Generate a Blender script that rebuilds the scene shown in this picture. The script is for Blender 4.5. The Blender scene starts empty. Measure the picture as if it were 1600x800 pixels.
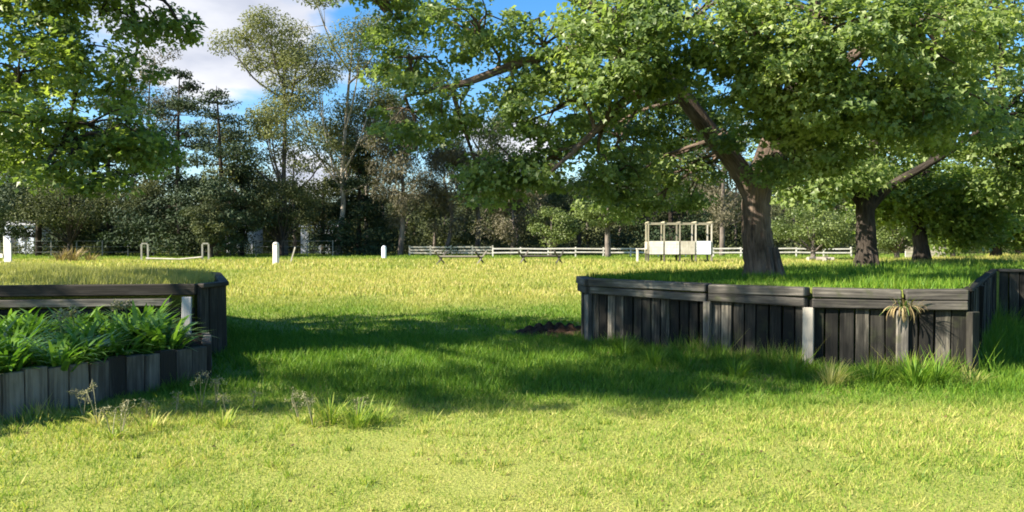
import bpy, bmesh, math
import numpy as np
from mathutils import Vector
C = bpy.context.scene
COL = C.collection
R = math.radians
rng = np.random.default_rng(11)

# ------------------------------------------------------------------ camera, sky, sun, exposure
CAM_H = 1.6
cam = bpy.data.cameras.new('camera'); cam.lens = 27.0; cam.sensor_width = 36.0
cam.clip_end = 3000; cam.clip_start = 0.05
camo = bpy.data.objects.new('camera', cam); COL.objects.link(camo)
camo.location = (0, 0, CAM_H); camo.rotation_euler = (R(90 - 1.1), 0, 0)
C.camera = camo

SUN_EL = R(36)
SUN_AZ = R(-112)                                  # clockwise from +Y (view direction): from the left, slightly beyond
sun_dir = Vector((math.cos(SUN_EL)*math.sin(SUN_AZ), math.cos(SUN_EL)*math.cos(SUN_AZ), math.sin(SUN_EL)))
sl = bpy.data.lights.new('sun', 'SUN'); sl.energy = 5.0; sl.angle = R(0.55); sl.color = (1.0, 0.90, 0.74)
so = bpy.data.objects.new('sun', sl); COL.objects.link(so)
so.rotation_euler = sun_dir.to_track_quat('Z', 'Y').to_euler(); so.location = (-40, 0, 40)

W = bpy.data.worlds.new('World'); C.world = W; W.use_nodes = True
nt = W.node_tree; N = nt.nodes; L = nt.links; N.clear()
def nd(tree, typ, **kw):
    n = tree.nodes.new(typ)
    for k, v in kw.items():
        if k.startswith('i_'):
            key = k[2:]
            n.inputs[int(key) if key.isdigit() else key.replace('_', ' ')].default_value = v
        else: setattr(n, k, v)
    return n
out = nd(nt, 'ShaderNodeOutputWorld')
sky = nd(nt, 'ShaderNodeTexSky', sky_type='NISHITA', sun_disc=False, sun_elevation=SUN_EL, sun_rotation=SUN_AZ,
         air_density=1.0, dust_density=0.4, ozone_density=2.5)
hs = nd(nt, 'ShaderNodeHueSaturation', i_Saturation=1.35, i_Value=1.0)
L.new(sky.outputs[0], hs.inputs['Color'])
bgs = nd(nt, 'ShaderNodeBackground', i_Strength=0.075); L.new(hs.outputs[0], bgs.inputs['Color'])
tc = nd(nt, 'ShaderNodeTexCoord')
sep = nd(nt, 'ShaderNodeSeparateXYZ'); L.new(tc.outputs['Generated'], sep.inputs[0])
def mth(tree, op, a, b=None, c=None, clamp=False):
    m = tree.nodes.new('ShaderNodeMath'); m.operation = op; m.use_clamp = clamp
    for i, v in enumerate((a, b, c)):
        if v is None: continue
        if isinstance(v, (int, float)): m.inputs[i].default_value = v
        else: tree.links.new(v, m.inputs[i])
    return m.outputs[0]
den = mth(nt, 'ADD', mth(nt, 'MAXIMUM', sep.outputs[2], 0.0), 0.22)
cx = mth(nt, 'DIVIDE', sep.outputs[0], den); cy = mth(nt, 'DIVIDE', sep.outputs[1], den)
cmb = nd(nt, 'ShaderNodeCombineXYZ'); L.new(cx, cmb.inputs[0]); L.new(cy, cmb.inputs[1])
cn = nd(nt, 'ShaderNodeTexNoise', i_Scale=1.7, i_Detail=7.0, i_Roughness=0.55); L.new(cmb.outputs[0], cn.inputs['Vector'])
def blob(dx, dz, rad):
    v = Vector((dx, 1, dz)).normalized()
    d = nd(nt, 'ShaderNodeVectorMath', operation='DISTANCE'); L.new(tc.outputs['Generated'], d.inputs[0]); d.inputs[1].default_value = v
    mr = nd(nt, 'ShaderNodeMapRange', interpolation_type='SMOOTHSTEP', i_From_Min=0.0, i_From_Max=rad, i_To_Min=0.34, i_To_Max=0.0)
    L.new(d.outputs['Value'], mr.inputs['Value']); return mr.outputs[0]
b1 = blob(-0.36, 0.32, 0.24); b2 = blob(-0.28, 0.085, 0.10); b3 = blob(0.0, 0.11, 0.12); b5 = blob(-0.27, 0.36, 0.16)
bl = mth(nt, 'MAXIMUM', mth(nt, 'MAXIMUM', b1, b2), mth(nt, 'MAXIMUM', b3, b5))
fac = mth(nt, 'ADD', cn.outputs['Fac'], bl)
cr = nd(nt, 'ShaderNodeMapRange', interpolation_type='SMOOTHSTEP', i_From_Min=0.60, i_From_Max=0.76); L.new(fac, cr.inputs['Value'])
cn2 = nd(nt, 'ShaderNodeTexNoise', i_Scale=2.6, i_Detail=5.0); L.new(cmb.outputs[0], cn2.inputs['Vector'])
ccol = nd(nt, 'ShaderNodeValToRGB'); L.new(cn2.outputs['Fac'], ccol.inputs[0])
ccol.color_ramp.elements[0].position = 0.35; ccol.color_ramp.elements[0].color = (0.56, 0.60, 0.72, 1)
ccol.color_ramp.elements[1].position = 0.62; ccol.color_ramp.elements[1].color = (0.93, 0.94, 0.98, 1)
bgc = nd(nt, 'ShaderNodeBackground', i_Strength=0.37); L.new(ccol.outputs[0], bgc.inputs['Color'])
mx = nd(nt, 'ShaderNodeMixShader'); L.new(cr.outputs[0], mx.inputs[0]); L.new(bgs.outputs[0], mx.inputs[1]); L.new(bgc.outputs[0], mx.inputs[2])
L.new(mx.outputs[0], out.inputs['Surface'])

vs = C.view_settings
C.display_settings.display_device = 'sRGB'
vs.view_transform = 'Standard'; vs.look = 'None'; vs.gamma = 1.0; vs.use_curve_mapping = False; vs.exposure = 1.66
C.render.engine = 'CYCLES'
C.cycles.filter_width = 1.8; C.cycles.max_bounces = 6; C.cycles.transmission_bounces = 4; C.cycles.diffuse_bounces = 3; C.cycles.glossy_bounces = 2

# ------------------------------------------------------------------ helpers
def px(x, D, y=None, z=0.0):
    """ground position seen at column x of the 1600 px photo at distance D"""
    return ((x - 800.0)*D/1200.0, D, z)
def zat(y, D): return CAM_H + (377.0 - y)*D/1200.0
def tag(o, label=None, cat=None, group=None, kind=None):
    if label: o['label'] = label
    if cat: o['category'] = cat
    if group: o['group'] = group
    if kind: o['kind'] = kind
    return o
def empty(name, loc, label, cat, group=None, rz=0.0):
    o = bpy.data.objects.new(name, None); COL.objects.link(o); o.empty_display_size = 0.2
    o.location = loc; o.rotation_euler = (0, 0, rz)
    return tag(o, label, cat, group)
def link(name, me, mat, parent=None):
    o = bpy.data.objects.new(name, me); COL.objects.link(o)
    if mat is not None and len(me.materials) == 0: me.materials.append(mat)
    if parent is not None: o.parent = parent
    return o
def copy_tree(o, parent=None):
    c = o.copy(); COL.objects.link(c); c.parent = parent
    for ch in list(o.children): copy_tree(ch, c)
    return c
def np_mesh(name, V, F, rnd=None, smooth=False):
    """V (n,3), F (m,k) -> mesh, with a random number per vertex"""
    V = np.asarray(V, np.float32); F = np.asarray(F, np.int32)
    me = bpy.data.meshes.new(name); k = F.shape[1]; m = len(F)
    me.vertices.add(len(V)); me.vertices.foreach_set('co', V.ravel())
    me.loops.add(m*k); me.loops.foreach_set('vertex_index', F.ravel())
    me.polygons.add(m); me.polygons.foreach_set('loop_start', np.arange(m, dtype=np.int32)*k)
    me.polygons.foreach_set('loop_total', np.full(m, k, np.int32))
    if smooth: me.polygons.foreach_set('use_smooth', np.ones(m, bool))
    me.update(calc_edges=True)
    if rnd is not None:
        a = me.attributes.new('rnd', 'FLOAT', 'POINT'); a.data.foreach_set('value', np.asarray(rnd, np.float32))
    return me

class MB:
    """collects boards, boxes and tubes into one mesh with a grain UV and a random number per piece"""
    def __init__(s): s.v = []; s.f = []; s.uv = []; s.r = []
    def _add(s, vs, fs, uvs, r):
        b = len(s.v); s.v += [tuple(v) for v in vs]; s.r += [r]*len(vs)
        for f, u in zip(fs, uvs): s.f.append([b + i for i in f]); s.uv += u
    def board(s, p0, p1, w, t, side, r=None, jit=0.0):
        """box from p0 to p1; w across (along side), t thick"""
        p0 = Vector(p0); p1 = Vector(p1); a = (p1 - p0); ln = a.length; a.normalize()
        sd = Vector(side); sd = (sd - a*sd.dot(a)).normalized(); th = a.cross(sd)
        r = float(rng.random()) if r is None else r
        ou, ov = rng.random()*50, rng.random()*50
        vs = []
        for e, p in ((0, p0), (1, p1)):
            for (i, j) in ((-1, -1), (1, -1), (1, 1), (-1, 1)):
                vs.append(p + sd*(i*w/2) + th*(j*t/2) + Vector(rng.normal(0, 1, 3))*jit)
        fs = [(0, 1, 5, 4), (1, 2, 6, 5), (2, 3, 7, 6), (3, 0, 4, 7), (3, 2, 1, 0), (4, 5, 6, 7)]
        uvs = []
        for k in range(4):
            ww = w if k % 2 == 0 else t
            v0 = ov + k*0.37
            uvs.append([(ou, v0), (ou, v0 + ww), (ou + ln, v0 + ww), (ou + ln, v0)])
        uvs += [[(ou, ov), (ou + .02, ov), (ou + .02, ov + w), (ou, ov + w)]]*2
        s._add(vs, fs, uvs, r)
    def box(s, c, d, r=None): 
        c = Vector(c); s.board(c - Vector((0, 0, d[2]/2)), c + Vector((0, 0, d[2]/2)), d[0], d[1], (1, 0, 0), r)
    def tube(s, pts, rad, n=8, wob=0.0, r=None, cap=True):
        pts = [Vector(p) for p in pts]; r = float(rng.random()) if r is None else r
        rings = []; d = 0; up = Vector((0.31, 0.95, 0.1)); dist = []
        for i, p in enumerate(pts):
            a = (pts[min(i + 1, len(pts) - 1)] - pts[max(i - 1, 0)]).normalized()
            x = up - a*up.dot(a)
            if x.length < 1e-3: x = Vector((1, 0, 0)) - a*a.x
            x.normalize(); y = a.cross(x); up = x
            if i: d += (p - pts[i - 1]).length
            dist.append(d)
            rr = rad[i]
            rings.append([p + (x*math.cos(q) + y*math.sin(q))*rr*(1 + wob*(rng.random() - .5)) for q in [2*math.pi*k/n for k in range(n)]])
        vs = [v for g in rings for v in g]; fs = []; uvs = []
        c = 2*math.pi*max(rad)
        for i in range(len(pts) - 1):
            for k in range(n):
                k2 = (k + 1) % n
                fs.append((i*n + k, i*n + k2, (i + 1)*n + k2, (i + 1)*n + k))
                u0, u1 = dist[i], dist[i + 1]; v0, v1 = c*k/n, c*(k + 1)/n
                uvs.append([(u0, v0), (u0, v1), (u1, v1), (u1, v0)])
        if cap:
            fs.append(tuple(range(n - 1, -1, -1))); uvs.append([(0, 0)]*n)
            fs.append(tuple((len(pts) - 1)*n + k for k in range(n))); uvs.append([(0, 0)]*n)
        s._add(vs, fs, uvs, r)
    def build(s, name, mat, parent=None, smooth=False, bevel=0.0):
        me = bpy.data.meshes.new(name); me.from_pydata(s.v, [], s.f); me.update()
        uv = me.uv_layers.new(name='UVMap'); uv.data.foreach_set('uv', np.array(s.uv, np.float32).ravel())
        a = me.attributes.new('rnd', 'FLOAT', 'POINT'); a.data.foreach_set('value', np.array(s.r, np.float32))
        if smooth:
            for p in me.polygons: p.use_smooth = True
        o = link(name, me, mat, parent)
        if bevel:
            b = o.modifiers.new('bevel', 'BEVEL'); b.width = bevel; b.segments = 1; b.limit_method = 'ANGLE'
        return o

def spline(pts, n=6):
    pts = [Vector(p) for p in pts]; res = []
    for i in range(len(pts) - 1):
        p0 = pts[max(i - 1, 0)]; p1 = pts[i]; p2 = pts[i + 1]; p3 = pts[min(i + 2, len(pts) - 1)]
        for k in range(n):
            t = k/n
            res.append(0.5*((2*p1) + (p2 - p0)*t + (2*p0 - 5*p1 + 4*p2 - p3)*t*t + (3*p1 - p0 - 3*p2 + p3)*t**3))
    return res + [pts[-1]]
def lin(vals, n):
    return list(np.interp(np.linspace(0, len(vals) - 1, n), np.arange(len(vals)), vals))
def ctube(mb, pts, rad, n=8, sub=6, wob=0.0):
    p = spline(pts, sub); mb.tube(p, lin(rad, len(p)), n, wob)

# ------------------------------------------------------------------ materials
def new_mat(name):
    m = bpy.data.materials.new(name); m.use_nodes = True; m.node_tree.nodes.clear(); return m, m.node_tree
def ramp(t, fac, stops):
    r = t.nodes.new('ShaderNodeValToRGB'); e = r.color_ramp.elements
    while len(e) > 1: e.remove(e[-1])
    e[0].position = stops[0][0]; e[0].color = (*stops[0][1], 1)
    for p, c in stops[1:]:
        q = e.new(p); q.color = (*c, 1)
    t.links.new(fac, r.inputs[0]); return r.outputs[0]
def mixc(t, fac, a, b, mode='MIX'):
    m = t.nodes.new('ShaderNodeMix'); m.data_type = 'RGBA'; m.blend_type = mode
    for s, v in ((m.inputs[0], fac), (m.inputs[6], a), (m.inputs[7], b)):
        if isinstance(v, (int, float)): s.default_value = v
        elif isinstance(v, tuple): s.default_value = (*v, 1) if len(v) == 3 else v
        else: t.links.new(v, s)
    return m.outputs[2]
def noise(t, vec, scale, detail=4, rough=0.55):
    n = t.nodes.new('ShaderNodeTexNoise'); n.inputs['Scale'].default_value = scale; n.inputs['Detail'].default_value = detail
    n.inputs['Roughness'].default_value = rough
    if vec is not None: t.links.new(vec, n.inputs['Vector'])
    return n.outputs['Fac']
def vscale(t, vec, s):
    m = t.nodes.new('ShaderNodeVectorMath'); m.operation = 'MULTIPLY'; t.links.new(vec, m.inputs[0]); m.inputs[1].default_value = s
    return m.outputs[0]
def attr(t, name='rnd'):
    a = t.nodes.new('ShaderNodeAttribute'); a.attribute_name = name; return a.outputs['Fac']
def principled(t, col, rough=0.8, spec=0.3, bump=None, bump_s=0.3, bump_d=0.01):
    p = t.nodes.new('ShaderNodeBsdfPrincipled'); p.inputs['Roughness'].default_value = rough
    p.inputs['Specular IOR Level'].default_value = spec
    if isinstance(col, tuple): p.inputs['Base Color'].default_value = (*col, 1)
    else: t.links.new(col, p.inputs['Base Color'])
    if bump is not None:
        b = t.nodes.new('ShaderNodeBump'); b.inputs['Strength'].default_value = bump_s; b.inputs['Distance'].default_value = bump_d
        t.links.new(bump, b.inputs['Height']); t.links.new(b.outputs[0], p.inputs['Normal'])
    return p.outputs[0]
def finish(t, sh):
    o = t.nodes.new('ShaderNodeOutputMaterial'); t.links.new(sh, o.inputs['Surface'])
def uvn(t): return t.nodes.new('ShaderNodeTexCoord').outputs['UV']
def pos(t): return t.nodes.new('ShaderNodeNewGeometry').outputs['Position']

def wood(name, dark, mid, light, amount=0.5, moss=0.0):
    m, t = new_mat(name); uv = uvn(t); r = attr(t)
    g = noise(t, vscale(t, uv, (1.6, 38, 1)), 1.0, 5, 0.6)
    big = noise(t, vscale(t, uv, (1.3, 5, 1)), 1.0, 4, 0.6)
    f = mth(t, 'ADD', mth(t, 'MULTIPLY', g, 0.55), mth(t, 'MULTIPLY', big, 0.75))
    f = mth(t, 'ADD', f, mth(t, 'MULTIPLY', mth(t, 'SUBTRACT', r, 0.5), 0.52))
    f = mth(t, 'ADD', f, amount - 0.5)
    c = ramp(t, f, [(0.45, dark), (0.66, mid), (0.9, light)])
    if moss:
        pn = noise(t, pos(t), 5.0, 4)
        mm = ramp(t, pn, [(0.55, (0, 0, 0)), (0.7, (moss, moss, moss))])
        c = mixc(t, mm, c, (0.05, 0.06, 0.025))
    finish(t, principled(t, c, 0.85, 0.2, g, 0.6, 0.012)); return m
WOOD_WALL = wood('weathered_sleeper', (0.012, 0.0115, 0.010), (0.044, 0.041, 0.034), (0.25, 0.225, 0.18), 0.33, 0.3)
WOOD_CAP = wood('weathered_cap', (0.03, 0.028, 0.026), (0.10, 0.092, 0.08), (0.32, 0.29, 0.24), 0.43, 0.6)
WOOD_POST = wood('pale_post', (0.06, 0.055, 0.05), (0.18, 0.165, 0.14), (0.36, 0.33, 0.28), 0.62)
WOOD_GREY = wood('grey_sleeper', (0.03, 0.026, 0.022), (0.085, 0.075, 0.064), (0.21, 0.19, 0.16), 0.44, 0.15)
WOOD_PALE = wood('silver_board', (0.12, 0.12, 0.13), (0.26, 0.255, 0.26), (0.42, 0.41, 0.40), 0.6)
WOOD_TIMBER = wood('bare_timber', (0.22, 0.2, 0.15), (0.34, 0.31, 0.21), (0.5, 0.46, 0.33), 0.5)
WOOD_DARK = wood('dark_pole', (0.06, 0.055, 0.045), (0.12, 0.105, 0.085), (0.2, 0.18, 0.14), 0.5)
def paint(name, col, dirt, amt=0.5):
    m, t = new_mat(name); p = pos(t)
    n = noise(t, p, 1.6, 6, 0.65); n2 = noise(t, vscale(t, p, (9, 9, 1.5)), 1.0, 4)
    f = ramp(t, mth(t, 'ADD', mth(t, 'MULTIPLY', n, 0.6), mth(t, 'MULTIPLY', n2, 0.4)), [(0.42, (0, 0, 0)), (0.68, (amt, amt, amt))])
    finish(t, principled(t, mixc(t, f, col, dirt), 0.55, 0.4, n2, 0.2, 0.004)); return m
WHITE = paint('white_paint', (0.62, 0.60, 0.55), (0.34, 0.31, 0.25), 0.8)
OFFWHITE = paint('weathered_white', (0.46, 0.43, 0.36), (0.25, 0.22, 0.16), 0.8)
BLUEWHITE = paint('blue_white', (0.66, 0.72, 0.78), (0.4, 0.42, 0.42), 0.5)
GREYSTEEL = paint('grey_steel', (0.16, 0.17, 0.16), (0.08, 0.075, 0.06), 0.6)
SHED = paint('shed_cladding', (0.62, 0.66, 0.78), (0.4, 0.42, 0.46), 0.5)
SHEDROOF = paint('shed_roof', (0.34, 0.36, 0.38), (0.2, 0.18, 0.15), 0.5)
GLASSD = paint('dark_opening', (0.02, 0.025, 0.03), (0.03, 0.03, 0.03), 0.3)

def bark(name, dark, light, scale=1.0, lo=0.4, hi=0.65):
    m, t = new_mat(name); uv = uvn(t)
    g = noise(t, vscale(t, uv, (3*scale, 15*scale, 1)), 1.0, 6, 0.65); b = noise(t, pos(t), 1.7*scale, 3)
    f = mth(t, 'ADD', mth(t, 'MULTIPLY', g, 0.6), mth(t, 'MULTIPLY', b, 0.4))
    finish(t, principled(t, ramp(t, f, [(lo, dark), (hi, light)]), 0.9, 0.15, g, 1.0, 0.07)); return m
BARK = bark('furrowed_bark', (0.04, 0.03, 0.024), (0.25, 0.19, 0.15), 1.0, 0.38, 0.66)
BARK_DARK = bark('dark_bark', (0.022, 0.018, 0.015), (0.085, 0.07, 0.058))
BARK_GUM = bark('gum_bark', (0.16, 0.135, 0.105), (0.52, 0.47, 0.40), 0.35)
BARK_GREY = bark('grey_bark', (0.06, 0.05, 0.045), (0.22, 0.19, 0.165), 0.4)

def leafmat(name, c0, c1, c2, trans=0.35, rough=0.45, spec=0.5, tcol=1.5):
    m, t = new_mat(name); r = attr(t)
    n = noise(t, pos(t), 0.55, 2)
    f = mth(t, 'ADD', mth(t, 'MULTIPLY', r, 0.75), mth(t, 'MULTIPLY', mth(t, 'SUBTRACT', n, 0.4), 0.7))
    c = ramp(t, f, [(0.0, c0), (0.5, c1), (0.95, c2)])
    p = principled(t, c, rough, spec)
    tr = t.nodes.new('ShaderNodeBsdfTranslucent')
    tcx = mixc(t, 1.0, c, (tcol*1.05, tcol*1.12, tcol*0.55), 'MULTIPLY'); t.links.new(tcx, tr.inputs[0])
    mxs = t.nodes.new('ShaderNodeMixShader'); mxs.inputs[0].default_value = trans
    t.links.new(p, mxs.inputs[1]); t.links.new(tr.outputs[0], mxs.inputs[2]); finish(t, mxs.outputs[0]); return m
LEAF = leafmat('broad_leaf', (0.06, 0.105, 0.034), (0.165, 0.225, 0.07), (0.33, 0.38, 0.15), 0.38, 0.45, 0.4, 1.8)
LEAF_L = leafmat('backlit_leaf', (0.065, 0.105, 0.028), (0.155, 0.215, 0.052), (0.30, 0.36, 0.09), 0.42, 0.45, 0.5, 1.8)
L_GUM = leafmat('gum_leaf', (0.09, 0.105, 0.045), (0.15, 0.165, 0.066), (0.23, 0.235, 0.10), 0.3, 0.6, 0.2, 1.2)
L_PINE = leafmat('pine_needles', (0.018, 0.034, 0.017), (0.036, 0.058, 0.026), (0.075, 0.095, 0.04), 0.1, 0.7, 0.2, 1.0)
L_OAK = leafmat('sheoak_needles', (0.075, 0.07, 0.046), (0.125, 0.115, 0.074), (0.20, 0.18, 0.12), 0.2, 0.7, 0.2, 1.0)
L_DARK = leafmat('dense_leaf', (0.036, 0.048, 0.022), (0.075, 0.09, 0.037), (0.14, 0.15, 0.062), 0.2, 0.7, 0.15, 1.1)
L_BRIGHT = leafmat('fresh_leaf', (0.055, 0.085, 0.025), (0.11, 0.15, 0.04), (0.19, 0.23, 0.07), 0.3, 0.5, 0.4, 1.4)
L_STRAP = leafmat('strap_leaf', (0.055, 0.13, 0.018), (0.12, 0.24, 0.03), (0.20, 0.33, 0.055), 0.35, 0.35, 0.5, 1.4)
L_STRAW = leafmat('straw', (0.14, 0.10, 0.05), (0.25, 0.19, 0.09), (0.40, 0.32, 0.17), 0.25, 0.7, 0.2, 1.1)
L_SEED = leafmat('seed_head', (0.16, 0.16, 0.085), (0.26, 0.25, 0.15), (0.42, 0.40, 0.26), 0.3, 0.7, 0.2, 1.0)
L_WEED = leafmat('weed_leaf', (0.07, 0.12, 0.03), (0.14, 0.21, 0.06), (0.25, 0.33, 0.12), 0.3, 0.5, 0.3, 1.3)

def grass_colour(t, r=None):
    """lawn in front, dry seeded paddock behind, green verge at the far fence: turf colours, with a lush middle band darkened where tree shade falls"""
    p = pos(t); s = t.nodes.new('ShaderNodeSeparateXYZ'); t.links.new(p, s.inputs[0])
    n1 = noise(t, p, 0.33, 4); n2 = noise(t, p, 2.1, 4, 0.6); n3 = noise(t, vscale(t, p, (0.5, 0.13, 1)), 1.0, 3)
    v = mth(t, 'ADD', mth(t, 'MULTIPLY', n1, 0.5), mth(t, 'MULTIPLY', n2, 0.5))
    if r is not None: v = mth(t, 'ADD', v, mth(t, 'MULTIPLY', mth(t, 'SUBTRACT', r, 0.5), 0.45))
    lawn = ramp(t, v, [(0.26, (0.10, 0.19, 0.022)), (0.42, (0.23, 0.33, 0.045)), (0.57, (0.37, 0.41, 0.085)), (0.74, (0.50, 0.42, 0.17))])
    lush = ramp(t, v, [(0.25, (0.055, 0.13, 0.012)), (0.5, (0.10, 0.21, 0.018)), (0.8, (0.21, 0.30, 0.035))])
    dry = ramp(t, v, [(0.22, (0.17, 0.25, 0.04)), (0.42, (0.33, 0.35, 0.07)), (0.62, (0.44, 0.39, 0.125)), (0.85, (0.54, 0.46, 0.22))])
    yw = mth(t, 'ADD', s.outputs[1], mth(t, 'MULTIPLY', mth(t, 'SUBTRACT', n3, 0.5), 14.0))
    yn = mth(t, 'ADD', s.outputs[1], mth(t, 'MULTIPLY', mth(t, 'SUBTRACT', n2, 0.5), 1.6))
    def step(val, a, b):
        q = t.nodes.new('ShaderNodeMapRange'); q.interpolation_type = 'SMOOTHSTEP'; t.links.new(val, q.inputs['Value'])
        q.inputs['From Min'].default_value = a; q.inputs['From Max'].default_value = b; return q.outputs[0]
    c = mixc(t, step(yn, 6.8, 8.0), lawn, lush)  # lush middle band: longer green grass, with tree shade put into its tone
    c = mixc(t, step(yw, 15.0, 24.0), c, dry)
    big = noise(t, vscale(t, p, (0.16, 0.05, 1)), 1.0, 3)
    c = mixc(t, mth(t, 'MULTIPLY', mth(t, 'MULTIPLY', step(big, 0.50, 0.68), step(s.outputs[1], 15, 20)), 0.45), c, lush)
    c = mixc(t, mth(t, 'MULTIPLY', step(yw, 60, 72), 0.8), c, lush)
    return c, v, n2
m_, t_ = new_mat('turf'); c_, v_, n_ = grass_colour(t_)
fine = noise(t_, pos(t_), 38, 3, 0.7)
soilm = ramp(t_, noise(t_, pos(t_), 5.5, 6, 0.7), [(0.60, (0, 0, 0)), (0.72, (0.5, 0.5, 0.5))])
c2 = mixc(t_, soilm, mixc(t_, 0.7, c_, ramp(t_, fine, [(0.3, (0.10, 0.11, 0.028)), (0.7, (0.33, 0.33, 0.10))])), (0.14, 0.10, 0.06))
finish(t_, principled(t_, c2, 0.95, 0.1, fine, 0.8, 0.03)); TURF = m_
def blademat(name, straw=None):
    m, t = new_mat(name); r = attr(t); c, v, n = grass_colour(t, r)
    if straw: c = mixc(t, straw, c, (0.40, 0.33, 0.14))
    p = principled(t, c, 0.55, 0.25); tr = t.nodes.new('ShaderNodeBsdfTranslucent')
    t.links.new(mixc(t, 1.0, c, (1.25, 1.3, 0.8), 'MULTIPLY'), tr.inputs[0])
    ms = t.nodes.new('ShaderNodeMixShader'); ms.inputs[0].default_value = 0.4
    t.links.new(p, ms.inputs[1]); t.links.new(tr.outputs[0], ms.inputs[2]); finish(t, ms.outputs[0]); return m
BLADE = blademat('grass_blades'); BLADE_DRY = blademat('dry_blades', 0.55)
m_, t_ = new_mat('garden_soil'); n_ = noise(t_, pos(t_), 14, 6, 0.7)
finish(t_, principled(t_, ramp(t_, n_, [(0.35, (0.022, 0.014, 0.010)), (0.7, (0.085, 0.052, 0.035))]), 0.95, 0.1, n_, 1.0, 0.05)); SOIL = m_

# ------------------------------------------------------------------ ground, mounds, bed
def grid_sheet(name, mat, xs, ys, zf=None, label=None):
    X, Y = np.meshgrid(xs, ys); Z = np.zeros_like(X) if zf is None else zf(X, Y)
    V = np.stack([X, Y, Z], -1).reshape(-1, 3); nx, ny = len(xs), len(ys)
    i = (np.arange(ny - 1)[:, None]*nx + np.arange(nx - 1)[None, :]).ravel()
    return link(name, np_mesh(name, V, np.stack([i, i + 1, i + nx + 1, i + nx], -1), smooth=True), mat)
gr = grid_sheet('ground', TURF, np.linspace(-600, 600, 41), np.linspace(-60, 1140, 41)); tag(gr, kind='structure')

m_, t_ = new_mat('ridge_backdrop'); n_ = noise(t_, pos(t_), 0.6, 8, 0.75)
finish(t_, principled(t_, ramp(t_, n_, [(0.3, (0.012, 0.018, 0.010)), (0.7, (0.06, 0.07, 0.035))]), 1.0, 0.05, n_, 1.0, 0.8)); SLOPE = m_
tag(grid_sheet('backdrop_ridge', SLOPE, np.linspace(-420, 420, 180), np.linspace(126, 420, 60), lambda X, Y: -0.2 + 15*np.clip((Y - 126)/60, 0, 1)**.8*(.8 + .2*np.sin(X*.031 + 1)) + rng.normal(0, .5, X.shape)*(Y > 128)), kind='structure')  # added dark ridge that blocks the pale horizon sky between the trunks

POLY_R = [(1.22, 12.9), (1.34, 12.24), (2.82, 10.80), (3.82, 9.85), (4.82, 9.52), (5.50, 9.30), (9.35, 15.15), (9.9, 15.4), (12.5, 14.75),
          (20, 16), (26, 24), (20, 31), (9, 21), (5, 15.8)]
POLY_L = [(-4.32, 10.42), (-4.25, 10.95), (-5.5, 14.0), (-8, 16.2), (-14, 17.5), (-18, 14), (-16, 9.9), (-9, 9.75)]
MZ = 1.0
def mound(name, poly, c, z):
    n = len(poly); ts = [0, .35, .7, 1.0]; V = [(c[0], c[1], z + .0)]; F3 = []; F4 = []
    for t in ts[1:]:
        for p in poly: V.append((c[0] + (p[0] - c[0])*t, c[1] + (p[1] - c[1])*t, z + .0))
    for p in poly: V.append((p[0], p[1], -0.1))
    bm = bmesh.new(); vv = [bm.verts.new(v) for v in V]
    for i in range(n):
        j = (i + 1) % n; bm.faces.new((vv[0], vv[1 + i], vv[1 + j]))
        for k in range(3): bm.faces.new((vv[1 + k*n + i], vv[1 + (k + 1)*n + i], vv[1 + (k + 1)*n + j], vv[1 + k*n + j]))
    bmesh.ops.recalc_face_normals(bm, faces=bm.faces)
    me = bpy.data.meshes.new(name); bm.to_mesh(me); bm.free()
    return tag(link(name, me, TURF), kind='structure')
mound('raised_ground', POLY_R, (8, 16.3), MZ)
mound('raised_ground', POLY_L, (-9, 12.5), MZ)
BED_OUT = [(-5.75, 4.9), (-5.1, 5.9), (-4.5, 6.8), (-3.95, 7.85), (-3.5, 8.75), (-4.08, 10.35)]
bm = bmesh.new()
bp = BED_OUT + [(-4.4, 10.25), (-9.0, 9.6), (-9.0, 4.9)]
f = bm.faces.new([bm.verts.new((x, y, 0.36)) for x, y in bp]); bmesh.ops.triangulate(bm, faces=[f])
me = bpy.data.meshes.new('soil'); bm.to_mesh(me); bm.free(); tag(link('garden_bed_soil', me, SOIL), kind='structure')

# bare earth scraped against the left end of the sleeper wall
def soilz(X, Y):
    q = np.clip(1 - ((X - 0.75)/0.75)**2 - ((Y - 13.35)/0.62)**2, 0, 1)
    return -0.05 + 0.15*np.sqrt(q) + 0.10*q*np.sin(X*17 + 3)*np.sin(Y*23) + 0.02*rng.random(X.shape)*(q > 0)
tag(grid_sheet('bare_soil', SOIL, np.linspace(-0.1, 1.6, 46), np.linspace(12.6, 14.1, 40), soilz), kind='structure')

# ------------------------------------------------------------------ sleeper walls
def wall_run(root, pts, h, plank_w, wood_p, gap=0.012, hvar=0.0, t=0.07, seg_name='plank_panel', zb=-0.1):
    for a, b in zip(pts[:-1], pts[1:]):
        a = Vector((*a, 0)); b = Vector((*b, 0)); d = b - a; ln = d.length; u = d/ln
        n = max(1, round(ln/plank_w)); w = ln/n; mb = MB()
        for i in range(n):
            c = a + u*(w*(i + .5)); nn = Vector((u.y, -u.x, 0))*rng.normal(0, 0.008)
            mb.board(c + nn + Vector((0, 0, zb)), c + nn*rng.normal(1, 1) + Vector((0, 0, h + rng.normal(0, hvar))), w - gap - abs(rng.normal(0, .010)), t, u, jit=.004)
        mb.build(seg_name, wood_p, root, bevel=0.006)
def seg(a, b): 
    a = Vector((*a, 0)); b = Vector((*b, 0)); u = (b - a).normalized(); return a, b, u, Vector((u.y, -u.x, 0))

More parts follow.
